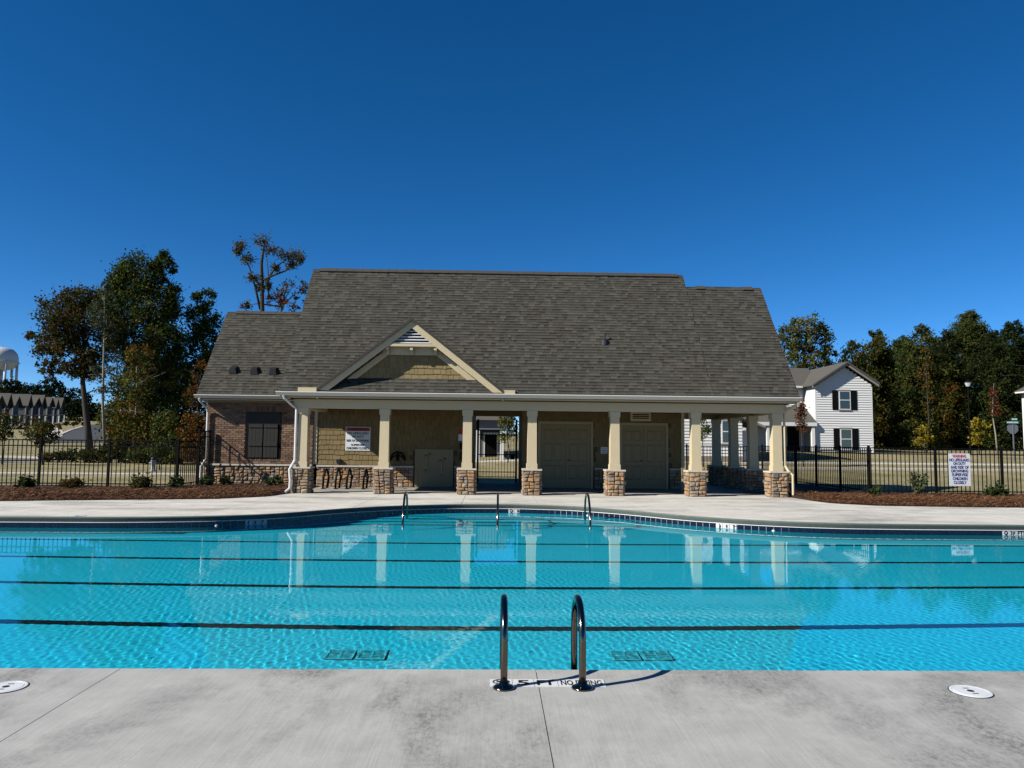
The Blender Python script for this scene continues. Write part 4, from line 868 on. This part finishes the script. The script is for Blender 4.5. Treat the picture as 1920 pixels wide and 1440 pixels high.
shrub('spreading shrub at the left fence corner', -10.9, 23.4, .38, .8, 20, BROWN + SG, 3)
shrub('grey-green shrub beside the fence return', -10.0, 23.9, .40, .4, 12, SG, 4)
shrub('round green shrub under the downspout of the brick wall', -9.75, 25.7, .30, .45, 16, SG, 5)
shrub('small dark shrub under the shuttered window', -9.2, 25.9, .26, .4, 14, DARKG + SG, 6); shrub('small green shrub near the first stone column', -7.5, 25.9, .28, .5, 14, SG, 7)
shrub('tall upright shrub near the corner of the right fence', 13.5, 23.3, .72, .55, 15, [(.10, .12, .06), (.07, .09, .045)], 8, True)
shrub('low dark shrub just right of the fence sign', 16.0, 23.4, .42, .6, 18, DARKG, 9); shrub('low dark shrub at the right picture edge', 18.0, 23.5, .42, .6, 18, DARKG, 10)
shrub('pale wispy shrub in the shade right of the last column', 11.9, 23.0, .34, .4, 12, SG, 11)

# ------------------------------------------------------------------ fences
PK = {}
def fence(name_loc, label, runs, group='black metal picket fences'):
    """runs: (p0, p1, posts along it, z top)"""
    t = thing('fence', name_loc, label, 'fence', group)
    for p0, p1, posts, zt in runs:
        p0, p1 = Vector((*p0, 0)), Vector((*p1, 0)); d = (p1 - p0); ln = d.length; d.normalize(); az = math.atan2(d.y, d.x)
        key = round(zt, 2)
        if key not in PK: PK[key] = (MB().box(-.011, .011, -.011, .011, .10, zt - .012).mesh('picket', BLACK_METAL), MB().box(-.034, .034, -.034, .034, -.05, zt + .03).frustum(0, 0, zt + .03, zt + .06, .08, .04).mesh('post', BLACK_METAL))
        for s in posts: q = p0 + d * s; piece(PK[key][1], 'post', t, (q.x, q.y, 0), (0, 0, az))
        for zr in (zt - .03, zt - .22, .17):
            q0, q1 = p0, p1; s = Vector((-d.y, d.x, 0)) * .016
            MB().hexa([tuple(q0 - s + Vector((0, 0, zr))), tuple(q1 - s + Vector((0, 0, zr))), tuple(q1 + s + Vector((0, 0, zr))), tuple(q0 + s + Vector((0, 0, zr))), tuple(q0 - s + Vector((0, 0, zr + .034))), tuple(q1 - s + Vector((0, 0, zr + .034))), tuple(q1 + s + Vector((0, 0, zr + .034))), tuple(q0 + s + Vector((0, 0, zr + .034)))]).build('rail', BLACK_METAL, t)
        n = int(ln / .141)
        for i in range(n):
            s = (i + .5) * ln / n
            if all(abs(s - q) > .06 for q in posts): q = p0 + d * s; piece(PK[key][0], 'picket', t, (q.x, q.y, 0), (0, 0, az))
    return t
FY = 24.2; xc = at(331, 900, FY).x; sp = xc - at(202, 900, FY).x
fence((xc, FY, 0), 'black picket fence left of the pool house, turning back to the brick wall', [((xc - 4.4 * sp, FY), (xc, FY), [.4 * sp, 1.4 * sp, 2.4 * sp, 3.4 * sp, 4.4 * sp], 1.58), ((xc, FY + .04), (xc + .03, 25.75), [], 1.58), ((xc + .04, 25.8), (xc + .06, 26.72), [0, .88], 1.93)])
xr = at(1630, 900, FY).x; sp = at(1755, 900, FY).x - xr
fence((xr, FY, 0), 'black picket fence right of the pavilion carrying the warning sign', [((xr, FY), (xr + 3.4 * sp, FY), [0, sp, 2 * sp, 3 * sp], 1.60), ((xr, FY + .04), (xr, 33.9), [2.0, 3.95, 5.9, 7.8, 9.66], 1.60)])
fence((6, 34, 0), 'black picket fence behind the pavilion seen between its columns', [((2.0, 34.0), (xr - .05, 34.0), [.05, 2.3, 4.6, 6.9, 9.2], 1.58)])
# gate at the back of the breezeway
gt = thing('gate', (.2, 30.2, 0), 'black picket gate at the far end of the breezeway', 'gate')
for x in (-.62, .94): MB().box(x - .04, x + .04, 30.24, 30.32, 0, 2.57).build('gate_post', BLACK_METAL, gt)
for z in (.22, .42, 1.12, 1.92, 2.12): MB().box(-.58, .90, 30.265, 30.295, z, z + .035).build('rail', BLACK_METAL, gt)
gp = MB().box(-.009, .009, 30.27, 30.29, .2, 2.14).mesh('picket', BLACK_METAL)
for i in range(12): piece(gp, 'picket', gt, (-.52 + i * .124, 0, 0))
MB().box(.72, .86, 30.22, 30.262, .95, 1.15).build('lock', BLACK_METAL, gt)

# ------------------------------------------------------------------ signs
def flat_sign(name, label, cx, y, z0, z1, w, lines, cat='sign', face=SIGN_WHITE):
    t = thing(name, (cx, y, z0), label, cat); MB().box(cx - w / 2, cx + w / 2, y - .006, y, z0, z1).build('panel', face, t); h = z1 - z0
    for body, m, fz, fh, fw, bold in lines:
        if body == '#band': MB().box(cx - w * fw / 2, cx + w * fw / 2, y - .0085, y - .0065, z0 + h * (fz - fh / 2), z0 + h * (fz + fh / 2)).build('band', m, t); continue
        piece(text_mesh(body, m, w * fw, h * fh, bold), 'lettering', t, (cx, y - .0105, z0 + h * fz), (rad(90), 0, 0))
    return t
flat_sign('warning_sign', 'square warning sign on the tan porch wall, half lit by the sun', -4.865, WY - .03, 1.29, 2.14, .89,
          [('#band', mat('faded red band', (.35, .05, .03), .5), .90, .155, .94, 0), ('! WARNING', BLACK_INK, .90, .085, .70, .02), ('NO LIFEGUARD', BLACK_INK, .73, .10, .86, .032), ('ON DUTY', BLACK_INK, .59, .10, .48, .032), ('RISK OF DROWNING', BLACK_INK, .42, .10, .90, .032), ('SUPERVISE', BLACK_INK, .24, .085, .54, .032), ('CHILDREN CLOSELY', BLACK_INK, .10, .10, .90, .032)])
sx_ = at(1798, 880, FY).x
flat_sign('warning_sign', 'tall white warning banner with red and blue letters on the right fence', sx_, FY - .03, .37, 1.43, .72,
          [('WARNING', RED_INK, .92, .10, .64, .034), ('NO LIFEGUARD', BLUE_INK, .80, .095, .94, .034), ('ON DUTY', BLUE_INK, .69, .095, .58, .034), ('AND RISK OF', BLUE_INK, .575, .095, .84, .034), ('DROWNING', BLUE_INK, .46, .095, .78, .034), ('SUPERVISE', BLUE_INK, .345, .095, .74, .034), ('CHILDREN', BLUE_INK, .225, .095, .68, .034), ('CLOSELY', BLUE_INK, .105, .095, .60, .034)])
s = thing('notice', (3.98, WY - .03, 1.30), 'small white notice on the wall between the two double doors', 'sign'); MB().box(3.90, 4.14, WY - .04, WY - .032, 1.27, 1.50).build('panel', SIGN_WHITE, s)
for k in range(3): MB().box(3.93, 4.11, WY - .043, WY - .0405, 1.31 + k * .06, 1.335 + k * .06).build('line', TRIM_TAUPE, s)
s = thing('safety_station', (-.98, WY - .03, 1.0), 'red and white first aid notice with black boxes beside the breezeway', 'sign'); MB().box(-1.22, -1.02, WY - .05, WY - .032, 1.93, 2.10).build('red_panel', RED_INK, s); MB().box(-1.26, -1.0, WY - .05, WY - .032, 1.68, 1.91).build('white_panel', SIGN_WHITE, s)
MB().box(-1.20, -1.04, WY - .12, WY - .032, 1.36, 1.60).build('phone_box', BLACK_METAL, s); MB().box(-1.18, -1.02, WY - .12, WY - .032, .98, 1.28).build('lower_box', BLACK_METAL, s)
s = thing('keypad', (1.40, WY - .03, 1.5), 'small dark keypad and box left of the first double door', 'keypad'); MB().box(1.34, 1.46, WY - .09, WY - .032, 1.92, 2.06).build('upper_box', BLACK_METAL, s); MB().box(1.35, 1.47, WY - .08, WY - .032, 1.55, 1.70).build('lower_box', BLACK_METAL, s)
s = thing('hose_reel', (-3.0, WY - .1, .8), 'dark wire hose hanger on the porch wall left of the shower panel', 'hose'); pts = [(-3.42 + .26 * math.cos(a), WY - .09, .95 + .30 * math.sin(a)) for a in np.linspace(0, math.pi, 12)]
MB().tube(pts, .03, 8).build('hose', BLACK_METAL, s); MB().tube([(p[0] * .9 - .342, p[1], .95 + (p[2] - .95) * .6) for p in pts], .02, 6).build('inner_hose', BLACK_METAL, s); MB().box(-3.47, -3.37, WY - .11, WY - .032, .93, 1.2).build('hanger', BLACK_METAL, s)
s = thing('wall_lamp', (-5.55, WY - .03, .86), 'small dark socket cover low on the sunlit shake wall', 'outlet'); MB().box(-5.62, -5.48, WY - .13, WY - .031, .84, 1.0).build('cover', TRIM_TAUPE, s); MB().box(-5.60, -5.50, WY - .15, WY - .131, .86, .98).build('lid', DARK_PLASTIC, s)
# bike hoops leaning along the stone wainscot
for i, x in enumerate((-5.72, -5.30, -4.92, -4.36, -3.92)):
    lab = ['leftmost black hoop rack on the porch floor', 'second black hoop rack from the left on the porch', 'middle black hoop rack of the porch row', 'fourth black hoop rack of the porch row', 'rightmost black hoop rack beside the second column'][i]
    t = thing('bike_rack', (x, 25.9, 0), lab, 'bike rack', 'hoop racks on the porch')
    pts = [(x - .05, 25.55, .01), (x - .03, 25.55, .42)] + [(x, 25.80 - .25 * math.cos(a), .44 + .22 * math.sin(a)) for a in np.linspace(.15, 2.99, 9)] + [(x + .03, 26.05, .42), (x - .02, 26.05, .01)]
    MB().tube(pts, .034, 8).build('hoop', BLACK_METAL, t, True)
    for y in (25.55, 26.05): MB().lathe([(.09, .002), (.09, .014), (.05, .02)], (x - .03, y, 0), 12).build('base_plate', BLACK_METAL, t)

# ------------------------------------------------------------------ pool fittings
def rail_pair(x, label):
    t = thing('pool_ladder_rail', (x, 5.13, 0), label, 'ladder rail', 'chrome rails of the near pool ladder')
    pts = [(x, 5.13, .0), (x, 5.13, .15), (x, 5.13, .28)] + [(x, 5.39 - .26 * math.cos(a), .28 + .26 * math.sin(a)) for a in np.linspace(.2, 2.94, 15)] + [(x, 5.65, .26), (x, 5.65, .1), (x, 5.65, -.1), (x, 5.66, -1.15)]
    RECEIVERS.append(MB().tube(pts, .0245, 20).build('rail', STEEL, t, True))
    MB().lathe([(.074, .001), (.074, .010), (.055, .020), (.034, .026), (.027, .05)], (x, 5.13, 0), 28).build('flange', STEEL, t, True)
    return t
rl = rail_pair(.092, 'left steel ladder rail arching over the near pool edge'); rail_pair(.622, 'right steel ladder rail arching over the near pool edge')
for i, z in enumerate((-.45, -.75, -1.05)): RECEIVERS.append(MB().box(.10, .61, 5.60, 5.70, z - .02, z).build('tread', SIGN_WHITE, rl))
for (xa, ya), (xb, yb), lab in (((755, 983), (763, 969), 'left handrail standing on the pool steps'), ((933, 984), (933, 970), 'middle handrail standing on the pool steps'), ((1107, 985), (1097, 971), 'right handrail standing on the pool steps')):
    A = onz(xa, ya, WZ); Bq = onz(xb, yb, WZ); t = thing('pool_handrail', (A.x, A.y, WZ), lab, 'handrail', 'steel handrails on the pool steps')
    zt = .42; z0 = WZ - .75; C1 = A.lerp(Bq, .18); C2 = A.lerp(Bq, .95)
    pts = [Vector((A.x, A.y, z0)), Vector((A.x, A.y, WZ)), A.lerp(Bq, .10) + Vector((0, 0, .35)), Vector((*A.lerp(Bq, .30).xy, zt - .06)), Vector((*A.lerp(Bq, .42).xy, zt - .01)), Vector((*A.lerp(Bq, .58).xy, zt)), Vector((*A.lerp(Bq, .78).xy, zt - .04)), Vector((*A.lerp(Bq, .92).xy, zt - .16)), Vector((Bq.x, Bq.y, .05)), Vector((Bq.x, Bq.y, WZ - .5))]
    RECEIVERS.append(MB().tube(pts, .026, 12).build('rail', STEEL, t, True))
def lid(px, py, r, label):
    c = onz(px, py); t = thing('skimmer_lid', (c.x, c.y, 0), label, 'lid', 'white skimmer lids in the deck')
    MB().lathe([(r + .008, .0008), (r + .008, .0016)], (c.x, c.y, 0), 40).build('shadow_gap', BLACK_INK, t); MB().lathe([(r, .001), (r, .005), (r - .004, .006), (r * .86, .0062), (r * .85, .0045), (r * .83, .0045), (r * .82, .0062)], (c.x, c.y, 0), 40).build('disc', TILE_WHITE, t)
    MB().lathe([(r * .18, .0064), (r * .18, .0072)], (c.x, c.y, 0), 20).build('hole', BLACK_INK, t)
    for s in (-1, 1): MB().box(c.x - .02, c.x + .02, c.y + s * r * .42 - .006, c.y + s * r * .42 + .006, .0064, .0072).build('slot', BLACK_INK, t)
lid(11, 1289, .125, 'round white skimmer lid at the left edge of the near deck'); lid(1820, 1297, .128, 'round white skimmer lid on the right of the near deck'); lid(145, 967, .17, 'small white lid in the far deck on the left')
# depth marker tiles set in the near deck
a, c = onz(918, 1287.5), onz(1125, 1272.5); t = thing('depth_marker_tiles', (a.x, a.y, 0), 'white deck tiles reading 5 FT NO DIVING beside the ladder', 'depth marker')
W = c.x - a.x + .02; y0, y1 = a.y, a.y + .150; ed = [0, .196, .385, .59, 1.0]
for i in range(4):
    xa, xb = a.x + W * ed[i] + .002, a.x + W * ed[i + 1] - .002; MB().box(xa, xb, y0, y1, -.01, .0035).build('tile', TILE_WHITE, t); cx, cy = (xa + xb) / 2, (y0 + y1) / 2
    if i == 0:
        pts = [(cx + .055 * math.cos(q), cy + .015 + .045 * math.sin(q), .0045) for q in np.linspace(0, 6.283, 25)]; MB().tube(pts, .004, 6, cap=False).build('symbol_ring', BLACK_INK, t); MB().tube([(cx - .04, cy + .045, .0045), (cx + .04, cy - .015, .0045)], .004, 6).build('symbol_bar', BLACK_INK, t); MB().tube([(cx - .03, cy + .005, .0045), (cx, cy + .028, .0045), (cx + .03, cy + .02, .0045)], .005, 6).build('symbol_figure', BLACK_INK, t); piece(text_mesh('NO DIVING', BLACK_INK, .09, .018, .01), 'lettering', t, (cx, cy - .055, .0048))
    else: piece(text_mesh({1: '5', 2: 'FT', 3: 'NO DIVING'}[i], BLACK_INK, {1: .085, 2: .125, 3: .285}[i], .105, .03 if i < 3 else .022), 'lettering', t, (cx, cy, .0048))

# ------------------------------------------------------------------ houses
def lap_wall(b, x0, x1, y, z0, z1, rise=None, pitch=.185):
    """front-facing lap siding: each board leans out at its foot; rise(x0,x1,z) narrows boards in a gable"""
    z = z0
    while z < z1 - .02:
        a, c = (x0, x1) if rise is None else rise(z)
        if c - a > .1: b.hexa([(a, y - .045, z), (c, y - .045, z), (c, y + .02, z), (a, y + .02, z), (a, y - .002, z + pitch), (c, y - .002, z + pitch), (c, y + .02, z + pitch), (a, y + .02, z + pitch)])
        z += pitch
def house_window(h, x0, x1, z0, z1, y, shutters=True):
    w = MB().box(x0, x1, y - .07, y - .023, z0, z1).build('window', SIDING, h); MB().box(x0 - .05, x1 + .05, y - .09, y - .024, z1 + .003, z1 + .10).build('head_trim', TRIM_TAUPE, w); MB().box(x0 - .05, x1 + .05, y - .10, y - .024, z0 - .08, z0 - .003).build('sill', TRIM_TAUPE, w)
    zm = (z0 + z1) / 2 + .02
    for a, c in ((z0 + .07, zm - .035), (zm + .035, z1 - .06)): MB().box(x0 + .07, x1 - .07, y - .078, y - .071, a, c).build('pane', GLASS, w)
    if shutters:
        for a, c in ((x0 - .52, x0 - .06), (x1 + .06, x1 + .52)):
            s = MB().box(a, c, y - .06, y - .024, z0 - .03, z1 + .03).build('shutter', BLACK_METAL, h)
            for k in range(4): MB().box(a + .012 + k * .112, a + .104 + k * .112, y - .075, y - .061, z0 - .02, z1 + .02).build('shutter_board', BLACK_METAL, s)
YH = 57.0
hA = thing('white_house', tuple(at(1583, 850, YH)), 'white two-storey house with front gable and black shutters', 'house')
p0, p1 = at(1530, 845, YH), at(1638, 845, YH); ax = at(1583, 682, YH); x0, x1 = p0.x, p1.x; zb = p0.z - .4; zg = at(1530, 724, YH).z; za = ax.z; xm = ax.x; y = YH
b = MB(); b.prism([(x0, y + .03, zb), (x1, y + .03, zb), (x1, y + .03, zg + .1), (xm, y + .03, za - .25), (x0, y + .03, zg + .1)], (0, 9, 0)); b.build('wall', SIDING, hA)
zsl = (za - zg) / (xm - x0 + .35)
b = MB(); lap_wall(b, x0 + .1, x1 - .1, y, zb + .5, za - .45, lambda z: (x0 + .1, x1 - .1) if z < zg - .05 else (xm - (za - .35 - z) / zsl, xm + (za - .35 - z) / zsl)); o = b.build('siding', SIDING, hA); o['kind'] = 'stuff'
for x in (x0, x1 - .1): MB().box(x, x + .1, y - .03, y + .029, zb + .3, zg).build('corner_board', SIDING, hA)
MB().box(x0 - .02, x1 + .02, y - .05, y + .028, zb - .5, zb + .3).build('brick_base', BRICK_T if False else MORTAR, hA)
for sg in (-1, 1):
    ex = (x0 - .35) if sg < 0 else (x1 + .35); ez = za - zsl * abs(ex - xm)
    b = MB(); b.prism([(ex, y - .55, ez), (xm, y - .55, za), (xm, y - .55, za + .12), (ex, y - .55, ez + .12)], (0, 9.6, 0)); b.build('gable_roof', HOUSE_ROOF, hA)
    b = MB(); b.prism([(ex, y - .44, ez - .20), (xm, y - .44, za - .20), (xm, y - .44, za - .002), (ex, y - .44, ez - .002)], (0, .048, 0)); b.build('rake_board', TRIM_TAUPE, hA)
wx0, wx1 = at(1572.5, 750, YH).x, at(1594, 750, YH).x
house_window(hA, wx0, wx1, at(1580, 768, YH).z, at(1580, 733, YH).z, y); house_window(hA, wx0 + .04, wx1 + .04, at(1580, 843, YH).z, at(1580, 804, YH).z, y)
# wing to the left with the long eave, and the porch in front of it
wl = at(1255, 800, YH).x; yw = YH + 2.0; ze = at(1510, 724, YH + 1.5).z; zr = at(1520, 690, YH + 6).z
b = MB(); b.box(wl, x0 - .01, yw + .03, yw + 7, zb, ze); b.build('wing_wall', SIDING, hA)
b = MB(); lap_wall(b, wl, x0 - .02, yw, zb + .5, ze); o = b.build('wing_siding', SIDING, hA); o['kind'] = 'stuff'
b = MB(); b.prism([(wl - .3, yw - .5, ze), (wl - .3, yw + 4.2, zr), (wl - .3, yw + 8.4, ze), (wl - .3, yw + 8.4, ze - .15), (wl - .3, yw + 4.2, zr - .2), (wl - .3, yw - .5, ze - .15)], (xm - wl, 0, 0)); b.build('wing_roof', HOUSE_ROOF, hA)
MB().box(wl - .3, x0 - .36, yw - .62, yw - .505, ze - .14, ze + .0).build('gutter', WHITE_PAINT, hA)
pz1 = at(1480, 791, YH - .5).z; pz0 = at(1480, 762, yw).z; yp = YH - .3
b = MB(); b.prism([(wl + 2.5, yp, pz1), (wl + 2.5, yw - .03, pz0), (wl + 2.5, yw - .03, pz0 - .25), (wl + 2.5, yp, pz1 - .15)], (x0 - wl - 2.52, 0, 0)); b.build('porch_roof', HOUSE_ROOF, hA)
MB().box(wl + 2.5, x0 - .02, yp - .05, yp - .002, pz1 - .30, pz1 - .02).build('porch_fascia', SIDING, hA)
MB().box(at(1476, 830, yw).x, at(1498, 830, yw).x, yw - .05, yw - .03, zb + .4, at(1480, 800, yw).z).build('front_door', BLACK_METAL, hA)
for px in (1395, 1440, 1524): X_ = at(px, 820, yp + .2).x; MB().box(X_ - .12, X_ + .12, yp + .05, yp + .29, zb, pz1 - .301).build('porch_post', SIDING, hA)
# neighbour glimpsed through the pavilion
YB = 44.0; hB = thing('white_house', tuple(at(1345, 850, YB)), 'white sided house with low gable seen between the pavilion columns', 'house')
q0, q1 = at(1278, 850, YB).x, at(1392, 850, YB).x; b = MB().box(q0, q1, YB + .03, YB + 8, -.1, 6.3); b.build('wall', SIDING, hB); b = MB(); lap_wall(b, q0, q1, YB, .95, 6.3); o = b.build('siding', SIDING, hB); o['kind'] = 'stuff'
MB().box(q0, q1, YB - .04, YB + .028, -.2, .94).build('brick_base', MORTAR, hB); house_window(hB, at(1366, 800, YB).x - .45, at(1366, 800, YB).x + .45, 1.7, 3.1, YB, False)
xg = (q0 + q1) / 2
for sg in (-1, 1):
    ex = q0 - .4 if sg < 0 else q1 + .5; b = MB(); b.prism([(ex, YB - .5, 6.1), (xg, YB - .5, 8.2), (xg, YB - .5, 8.35), (ex, YB - .5, 6.25)], (0, 9, 0)); b.build('roof', HOUSE_ROOF, hB)
g0, g1 = q1 + .02, q1 + 1.2; b = MB(); b.prism([(g0 - .9, YB - .6, 3.55), (g1, YB - .6, 2.62), (g1, YB - .6, 2.75), (g0 - .9, YB - .6, 3.70)], (0, 3, 0)); b.build('porch_roof', TRIM_TAUPE, hB); MB().box(g0, g1 - .3, YB + .4, YB + 2.6, 0, 2.5).build('porch_wall', SIDING, hB)
# house behind the gate
YC = 45.0; hC = thing('porch_house', tuple(at(925, 860, YC)), 'grey house with deep porch seen through the breezeway', 'house')
q0, q1 = at(860, 850, YC).x, at(945, 850, YC).x; zc = .3; MB().box(q0, q1, YC + 3.2, YC + 8, zc - .5, 2.9).build('wall', DARK_SIDING, hC)
MB().box(at(895, 850, YC).x, q1, YC, YC + .25, 2.35, 2.95).build('porch_beam', SIDING_GREY, hC); b = MB(); b.prism([(q0 - .3, YC - .3, 2.96), (q0 - .3, YC + 4.5, 5.0), (q0 - .3, YC + 9, 2.96)], (q1 - q0 + .5, 0, 0)); b.build('roof', HOUSE_ROOF, hC)
for px in (896, 941): X_ = at(px, 820, YC).x; MB().box(X_ - .11, X_ + .11, YC + .02, YC + .24, zc, 2.349).build('porch_post', SIDING, hC)
dx0, dx1 = at(908, 820, YC).x, at(932, 820, YC).x; f = MB().box(dx0 - .12, dx1 + .12, YC + 3.15, YC + 3.198, zc, 2.25).build('door_surround', SIDING, hC); MB().box(dx0, dx1, YC + 3.11, YC + 3.149, zc, 2.13).build('door', BLACK_METAL, f)
MB().box(at(905, 865, YC - 2).x, at(936, 865, YC - 2).x, YC - 2, YC - .4, -.1, zc).build('porch_steps', CONC_WALK, hC)
# sliver of a house on the right edge
YD = 60.0; hD = thing('white_house', tuple(at(1935, 845, YD)), 'white house corner and eave at the right edge of the picture', 'house')
q0 = at(1918, 800, YD + 8).x; zt = at(1917, 736, YD + 8).z; MB().box(q0, q0 + 9, YD + .03, YD + 8, .6, zt).build('wall', SIDING, hD); b = MB(); lap_wall(b, q0, q0 + 9, YD, 1.0, zt); o = b.build('siding', SIDING, hD); o['kind'] = 'stuff'
b = MB(); b.prism([(q0 - .5, YD - .5, zt), (q0 + 4.5, YD - .5, zt + 2.6), (q0 + 9.5, YD - .5, zt)], (0, 9, 0)); b.build('roof', HOUSE_ROOF, hD); MB().box(q0 - .62, q0 - .51, YD - .5, YD + 8, zt - .1, zt + .03).build('gutter', WHITE_PAINT, hD)
# townhouses up the hill on the left
TG = 'townhouses up the hill'
ORD = ['first', 'second', 'third', 'fourth', 'fifth', 'sixth', 'seventh', 'eighth', 'ninth']
TONE = [mat('dusk blue siding', (.055, .062, .075), .8), mat('slate siding', (.03, .035, .045), .8), mat('pale blue siding', (.085, .095, .11), .8)]
for i, (px, dY) in enumerate(((0, 178), (17, 184), (33, 190), (55, 198), (70, 206), (81, 214), (96, 224), (107, 240), (117, 256))):
    ze_ = at(px, 758 + .055 * max(0, px - 60) + (2 if px > 100 else 0), dY).z; zr_ = at(px, 741 + .10 * max(0, px - 60), dY).z; X1 = at(px, 770, dY).x; X0 = X1 - 11; w2 = (1.5, .8, 1.1, .7, 1.4, .9, 1.2, .8, 1.1)[i]; zr_ += (0, .5, -.2, .3, -.4, .4, 0, -.3, .2)[i]; zg_ = gz(X1, dY) - 1
    h = thing('townhouse', (X1 - 5, dY, zg_), f'{ORD[i]} grey townhouse from the left in the hillside row', 'townhouse', TG)
    MB().box(X0, X1 - .5, dY - w2, dY + w2, zg_, ze_).prism([(X0, dY - w2, ze_), (X0, dY + w2, ze_), (X0, dY, zr_ - .3)], (X1 - .5 - X0, 0, 0)).build('wall', TONE[i % 3], h)
    b = MB()
    for s in (-1, 1): b.prism([(X0 - .3, dY, zr_), (X0 - .3, dY + s * (w2 + .4), ze_ - .3), (X0 - .3, dY + s * (w2 + .4), ze_ - .5), (X0 - .3, dY, zr_ - .25)], (X1 - X0 + .6, 0, 0))
    b.build('roof', HOUSE_ROOF, h)
    for k, q in enumerate((-2.2, 2.2)):
        for zz in (zg_ + 2.2, zg_ + 5.0): MB().box(X1 - 4.2 + k * 1.9, X1 - 3.2 + k * 1.9, dY - w2 - .08, dY - w2 - .003, zz, zz + 1.5).build('window', GLASS, h)
    MB().box(X1 - .62, X1 - .42, dY - w2 - .1, dY - w2 + .2, zg_, ze_ - .2).build('corner_board', TRIM_TAUPE, h)
    MB().box(X1 - .498, X1 + 1.6, dY - 1.3, dY + 1.3, zg_ + 3.4, zg_ + 3.6).build('porch_roof', HOUSE_ROOF, h)
    MB().box(X1 + 1.3, X1 + 1.5, dY - 1.25, dY - 1.05, zg_, zg_ + 3.398).build('porch_post', SIDING, h)

# ------------------------------------------------------------------ water tower
YT = 420.0; c = at(2, 672, YT); k = YT / FPX; t = thing('water_tower', (c.x, YT, gz(c.x, YT)), 'white water tower tank on legs above the far pines', 'water tower'); TWHITE = mat('tower white', (.62, .64, .66), .5)
R_ = 28 * k; prof = [(.3, 21 * k), (R_ * .4, 20 * k), (R_ * .7, 16.5 * k), (R_ * .9, 10 * k), (R_ * .99, 2 * k), (R_, -7 * k), (R_ * .93, -13 * k), (R_ * .7, -19 * k), (R_ * .3, -22 * k)]
MB().lathe(prof, tuple(c), 40).build('tank', TWHITE, t, True); MB().lathe([(R_ + .1, -8.2 * k), (R_ + .8, -8 * k), (R_ + .8, -7 * k), (R_ + .1, -6.8 * k)], tuple(c), 40).build('catwalk', TWHITE, t); MB().lathe([(.25, 20 * k), (.25, 24 * k)], tuple(c), 8).build('mast', TWHITE, t)
for i in range(6): a = i * math.pi / 3 + .35; q = Vector((c.x + R_ * .93 * math.cos(a), c.y + R_ * .93 * math.sin(a), c.z)); MB().tube([q - Vector((0, 0, 4 * k)), q - Vector((0, 0, 80 * k))], 2.3 * k, 12).build('leg', TWHITE, t, True)
MB().tube([c - Vector((0, 0, 20 * k)), c - Vector((0, 0, 80 * k))], 4.5 * k, 14).build('riser', TWHITE, t, True)

# ------------------------------------------------------------------ street furniture
HYD = mat('grey hydrant paint', (.30, .32, .34), .5); hp = at(287, 880, 38.5); hz = gz(hp.x, 38.5); t = thing('fire_hydrant', (hp.x, 38.5, hz), 'grey fire hydrant with dark bonnet on the left lawn', 'hydrant')
MB().lathe([(.15, 0), (.15, .05), (.10, .06), (.10, .50), (.13, .52), (.13, .56)], (hp.x, 38.5, hz), 16).build('barrel', HYD, t, True); MB().lathe([(.13, .56), (.12, .66), (.06, .74), (.03, .80)], (hp.x, 38.5, hz), 16).build('bonnet', DARK_PLASTIC, t, True)
for s in (-1, 1): MB().tube([(hp.x, 38.5, hz + .42), (hp.x + s * .2, 38.5, hz + .42)], .06, 10).build('nozzle', HYD, t)
LANT = mat('lantern glass', (.55, .58, .60), .3)
for px, py, Y_, lab in ((1815, 722, 56, 'taller street lantern in front of the right-hand wood'), (1782, 768, 84, 'farther street lantern deeper in the wood')):
    c = at(px, py, Y_); zg_ = gz(c.x, Y_); t = thing('street_lamp', (c.x, Y_, zg_), lab, 'street lamp', 'street lanterns on the right'); MB().tube([(c.x, Y_, zg_), (c.x, Y_, c.z - .1)], .07, 8, .045).build('pole', BLACK_METAL, t)
    MB().lathe([(.10, -.12), (.14, -.10), (.25, .20)], tuple(c), 8).build('lantern', LANT, t); MB().lathe([(.28, .20), (.26, .24), (.10, .36), (.03, .42)], tuple(c), 8).build('cap', BLACK_METAL, t)
YS = 47.0; c = at(1899, 803, YS); zg_ = gz(c.x, YS); t = thing('stop_sign', (c.x, YS, zg_), 'back of an octagonal stop sign with green street name blades', 'street sign')
GALV = mat('galvanised steel', (.30, .31, .33), .5, metal=.6); GRN = mat('street sign green', (.01, .16, .11), .4)
MB().box(c.x - .035, c.x + .035, YS - .03, YS, zg_, at(1899, 790, YS).z).build('post', GALV, t); r_ = .385
MB().prism([(c.x + r_ * math.cos(math.pi / 8 + q * math.pi / 4), YS + .005, c.z + r_ * math.sin(math.pi / 8 + q * math.pi / 4)) for q in range(8)], (0, .01, 0)).build('octagon', GALV, t)
for px, py, hw in ((1901, 786, .22), (1898, 792, .42)):
    q = at(px, py, YS); bl = MB().box(q.x - hw, q.x + hw, YS - .05, YS - .035, q.z - .085, q.z + .085).build('name_blade', GRN, t)
    x = q.x - hw + .06
    while x < q.x + hw - .08: wv = random.uniform(.035, .07); MB().box(x, x + wv, YS - .055, YS - .051, q.z - .045, q.z + .045).build('lettering', SIGN_WHITE, bl); x += wv + .025

for o in RECEIVERS: o.cycles.is_caustics_receiver = True
